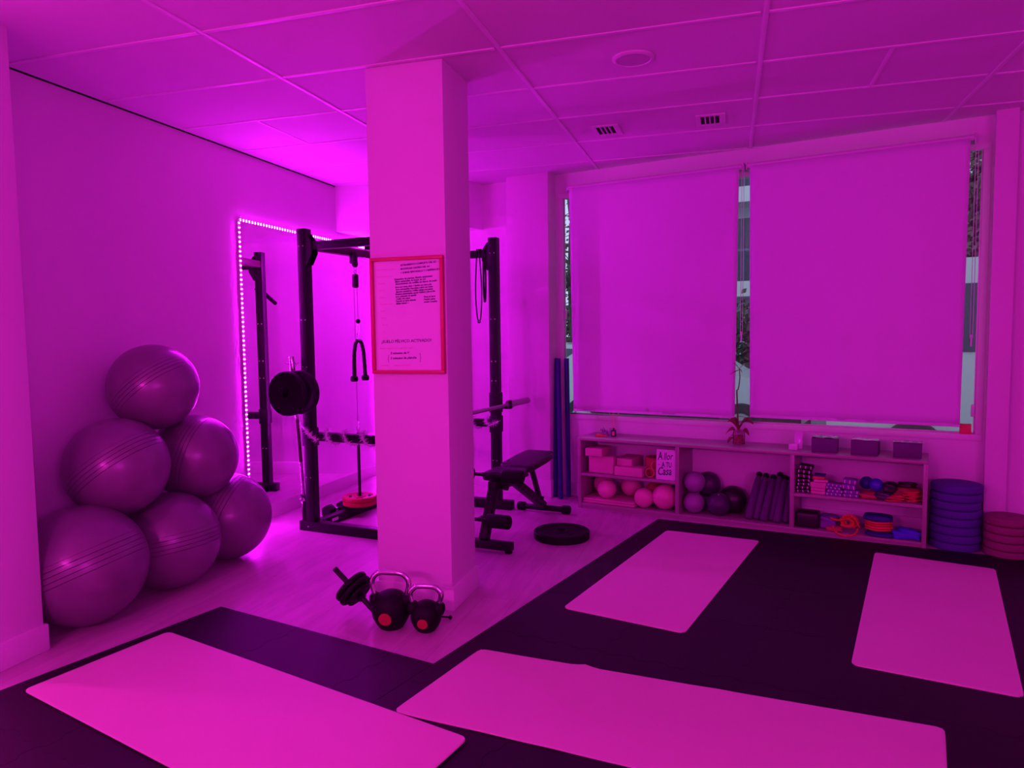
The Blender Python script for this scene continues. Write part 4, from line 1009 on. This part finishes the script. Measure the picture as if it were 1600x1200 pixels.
# card holder and three boxes
chd = thing('card_holder', 'white plastic card holder standing on the shelf top', 'card holder', S(1.725, .13, ZTOP), WA)
MB().box((-.010, -.015, .022), (.062, .028, .043), bev=.003).build('pocket', M_plas, chd)
MB().box((.018, .035, .065), (.055, .003, .125), rot=(R(-10), 0, 0), bev=.001).build('back_plate', mat('clear_plastic', (.7, .6, .75), .2), chd)
for k, (u, rz, lb, lid) in enumerate(((1.930, 2, 'left one with shiny crumpled lid', .012), (2.195, -3, 'middle one', .010), (2.458, 1, 'right one', .010))):
    o = thing('lidded_box', 'dark purple box with pale lid on the shelf top, ' + lb, 'box', S(u, .135, ZTOP), WA + R(rz), 'dark purple boxes on the shelf top')
    MB().box((0, 0, .052), (.172, .125, .103), bev=.004, taper=(1.02, 1.0)).build('box_body', M_boxp, o)
    t_ = bmesh.new(); bmesh.ops.create_grid(t_, x_segments=16, y_segments=12, size=.5); rn_ = random.Random(k)
    for v in t_.verts:
        x, y = v.co.x * .184, v.co.y * .134; v.co = Vector((x, y, .1065 + .0035 * (math.sin(x * 60 + k) * math.sin(y * 70 + 2 * k) + 1) * (1.0 if k == 0 else .5)))
    m_ = MB(); m_._take(t_); l_ = m_.build('lid', mat('glossy_film', (.25, .2, .28), .18, coat=.5), o, ang=60); md = l_.modifiers.new('s', 'SOLIDIFY'); md.thickness = .002

# ------------------------------------------------------------------ foam cushion stacks right of the shelf
ordn = ['topmost', 'second from the top', 'third from the top', 'fourth from the top', 'fifth from the top', 'sixth from the top', 'seventh from the top', 'lowest']
def disc(name, label, cat, loc, r_, h, m, group, rz):
    s_ = MB().lathe([(0, .0003), (r_ - .012, .0003), (r_ - .002, .006), (r_, .012), (r_, h - .012), (r_ - .004, h - .004), (r_ - .014, h - .0005), (.02, h - .0015), (.018, h - .004), (0, h - .004)], seg=44)
    return solo(name, s_, m, label, cat, loc, rz, group, ang=50)
nb = 8; hb_ = .445 / nb
for k in range(nb):
    disc('foam_cushion', 'round violet-blue foam cushion right of the shelf, %s in the tall stack' % ordn[nb - 1 - k], 'foam cushion', W(.172 + .004 * math.sin(k * 2.1), 5.665 + .004 * math.cos(k * 1.7), hb_ * k), .152 + .002 * math.sin(k), hb_, M_discb, 'tall stack of violet-blue foam cushions', k)
nb = 5; hb_ = .265 / nb
for k in range(nb):
    disc('foam_cushion', 'round brown-pink foam cushion, %s in the short stack' % (ordn[nb - 1 - k] if k else 'lowest'), 'foam cushion', W(.462 + .003 * math.sin(k * 2.1), 5.600 + .003 * math.cos(k * 1.7), hb_ * k), .130 + .002 * math.sin(k * 2), hb_, M_discr, 'short stack of brown-pink foam cushions', k)
sb = thing('storage_box', 'black box on the floor at the far right edge of the picture', 'box', W(.74, 5.62, 0), WA)
MB().box((0, 0, .085), (.25, .26, .17), bev=.012).build('box_body', M_blkb, sb); MB().box((0, 0, .178), (.26, .27, .016), bev=.005).build('lid', M_darkp, sb)

# ------------------------------------------------------------------ street outside
M_asph = mat('asphalt', (.13, .14, .16), .9, noise=(3, .2)); M_pave = mat('pavement', (.42, .44, .46), .85, noise=(12, .3))
struct('street', MB().bx((-60, KW + .4, -.32), (40, 60, -.22), M=MW), M_asph)
struct('pavement', MB().bx((-30, KW + .06, -.25), (20, 8.6, -.12), M=MW), M_pave)
struct('window_ledge', MB().bx((-3.2, KW + .05, .50), (.6, KW + .20, .56), M=MW), M_pave)
M_fac = mat('pale_facade', (.50, .56, .60), .8); M_slab = mat('balcony_slab', (.72, .74, .74), .7); M_wind = mat('dark_window', (.06, .08, .12), .15); M_rail = mat('railing', (.12, .16, .25), .5)
bd = thing('apartment_building', 'pale apartment block with balconies across the street', 'building', W(0, 0, 0), WA)
MB().bx((-9.4, 24, -.3), (6, 34, 16)).build('facade', M_fac, bd)
for z in (2.9, 5.8, 8.7, 11.6):
    MB().bx((-9.4, 22.9, z - .35), (5, 24, z + .12)).build('balcony_slab', M_slab, bd)
    r_ = MB()
    for k in range(72): r_.bx((-9.3 + .2 * k, 22.95, z + .12), (-9.26 + .2 * k, 22.99, z + 1.05))
    r_.bx((-9.4, 22.93, z + 1.05), (5, 23.01, z + 1.12)); r_.build('railing', M_rail, bd)
    for k in range(5): MB().bx((-8.8 + 3 * k, 23.94, z + .2), (-7.2 + 3 * k, 23.99, z + 2.2)).build('window', M_wind, bd)
M_white = mat('white_car_paint', (.62, .66, .68), .25, coat=.5); M_tyre = mat('tyre', (.03, .03, .035), .8); M_hub = mat('hubcap', (.5, .52, .55), .35, .8)
def vehicle(name, label, cat, u, k, prof, win_, length, width, wheels, wr=.33, flip=1):
    o = thing(name, label, cat, W(u, k, -.22), WA)
    X = Matrix.Rotation(R(90), 4, 'X')
    MB().prism([(x * flip, z) for x, z in prof], -width, 0, M=X).build('body', M_white, o)
    for wq in win_: MB().prism([(x * flip, z) for x, z in wq], .001, .012, M=X).build('side_window', M_wind, o)
    for x in wheels:
        w_ = MB().cyl((x * flip, -.06, wr), (x * flip, .16, wr), wr, seg=32, bev=.03).build('wheel', M_tyre, o)
        MB().lathe([(0, .03), (.06, .03), (.07, .015), (.14, .012), (.155, .03), (.185, .03), (.19, 0)], c=(x * flip, -.062, wr), ax=(0, -1, 0), seg=32).build('hubcap', M_hub, w_)
    MB().bx((min(p[0] * flip for p in prof) + .02, -.012, .20), (max(p[0] * flip for p in prof) - .02, -.002, .56), bev=.003).build('low_shade', M_tyre, o)  # dark panel painting in the shade low along the vehicle
    MB().bx((min(p[0] * flip for p in prof) + .1, .0, .18), (max(p[0] * flip for p in prof) - .1, width - .1, .4)).build('underbody', M_tyre, o)
    return o
car = [(-2.0, .35), (2.05, .35), (2.1, .75), (1.95, .95), (1.0, 1.08), (.35, 1.48), (-1.2, 1.52), (-1.9, 1.1), (-2.05, .8)]
cw = [[(-1.1, 1.08), (-.3, 1.08), (-.3, 1.42), (-1.0, 1.43)], [(-.2, 1.08), (.75, 1.05), (.3, 1.40), (-.2, 1.42)]]
vehicle('parked_car', 'white car parked on the street, glimpsed between the two blinds', 'car', -3.62, 10.6, car, cw, 4, 1.65, (-1.25, 1.27))
van = [(-2.3, .4), (2.3, .4), (2.35, 1.2), (1.9, 1.5), (1.3, 2.45), (-2.25, 2.5), (-2.35, .9)]
vw = [[(.2, 1.45), (1.6, 1.45), (1.15, 2.15), (.2, 2.2)], [(-1.6, 1.45), (-.1, 1.45), (-.1, 2.2), (-1.6, 2.2)]]
vehicle('parked_van', 'white van parked on the street, glimpsed right of the right blind', 'van', 1.25, 9.3, van, vw, 4.6, 1.8, (-1.4, 1.45))
vehicle('parked_car', 'white car parked on the street, glimpsed left of the left blind', 'car', -6.3, 12.6, car, cw, 4, 1.65, (-1.25, 1.27))
M_bark = mat('tree_bark', (.07, .06, .055), .9); M_tl = mat('tree_leaves', (.10, .11, .07), .8, noise=(4, .5)); M_tl2 = mat('autumn_leaves', (.22, .14, .13), .8, noise=(4, .5))
def tree(label, u, k, h, seed, ml, nleaf, low):
    rn_ = random.Random(seed); o = thing('street_tree', label, 'tree', W(u, k, -.22), WA)
    tr = MB(); tips = []
    tr.tube([(0, 0, 0), (.05, 0, h * .2), (-.05, .05, h * .4), (0, 0, h * .55)], .14, radii=[.16, .13, .11, .08], seg=10)
    for q in range(16):
        a = rn_.uniform(0, 2 * PI); z0 = h * rn_.uniform(.25, .55); L = h * rn_.uniform(.25, .5); p = Vector((0, 0, z0)); pts_ = [p.copy()]; d = Vector((math.cos(a), math.sin(a), rn_.uniform(.2, 1.1))).normalized()
        for s in range(6): d = (d + Vector((rn_.gauss(0, .22), rn_.gauss(0, .22), rn_.gauss(0.05, .2)))).normalized(); p = p + d * L / 6; pts_.append(p.copy())
        tr.tube(pts_, .03, radii=[.05, .04, .032, .025, .018, .012, .006], seg=6)
        for w_ in range(8):
            b_ = pts_[rn_.randint(1, 6)]; e = b_ + Vector((rn_.gauss(0, 1), rn_.gauss(0, 1), rn_.gauss(.1, .9))).normalized() * rn_.uniform(.4, 1.1)
            m1 = b_.lerp(e, .5) + Vector((rn_.gauss(0, .08),) * 3); tr.tube([b_, m1, e], .008, radii=[.014, .008, .004], seg=5); tips += [b_, m1, e]
    tr.build('trunk', M_bark, o)
    vs = []; fs = []
    for q in range(nleaf):
        t_ = rn_.choice(tips) + Vector((rn_.gauss(0, .22), rn_.gauss(0, .22), rn_.gauss(0, .22)))
        if t_.z > low: 
            if rn_.random() > .35: continue
        n_ = Vector((rn_.gauss(0, 1), rn_.gauss(0, 1), rn_.gauss(0, 1))).normalized(); a_ = n_.orthogonal().normalized() * .045; b_ = n_.cross(a_).normalized() * .03; j = len(vs)
        vs += [t_ - a_, t_ - b_, t_ + a_, t_ + b_]; fs.append((j, j + 1, j + 2, j + 3))
    MB().mesh(vs, fs).build('foliage', ml, o, ang=180)
tree('bare branched tree on the street, glimpsed left of the left blind', -6.9, 14.5, 7.5, 3, M_tl, 9000, 3.2)
tree('leafy street tree glimpsed above the van, right of the right blind', .45, 13.0, 7.0, 6, M_tl2, 16000, 9)
def hedge(label, u0, u1, k, h, seed):
    rn_ = random.Random(seed); vs = []; fs = []
    for q in range(14000):
        t_ = Vector((rn_.uniform(u0, u1), k + rn_.uniform(0, .8), -.2 + h * rn_.random() ** .8 + .12 * rn_.gauss(0, 1)))
        n_ = Vector((rn_.gauss(0, 1), rn_.gauss(0, 1), rn_.gauss(0, 1))).normalized(); a_ = n_.orthogonal().normalized() * .09; b_ = n_.cross(a_).normalized() * .06; j = len(vs)
        vs += [t_ - a_, t_ - b_, t_ + a_, t_ + b_]; fs.append((j, j + 1, j + 2, j + 3))
    o = MB().mesh(vs, fs).build('hedge', M_tl, None, ang=180); o.rotation_euler = (0, 0, WA); tag(o, label, 'hedge')
hedge('dark hedge across the street behind the parked cars', -11, 2.5, 17.5, 2.3, 5)
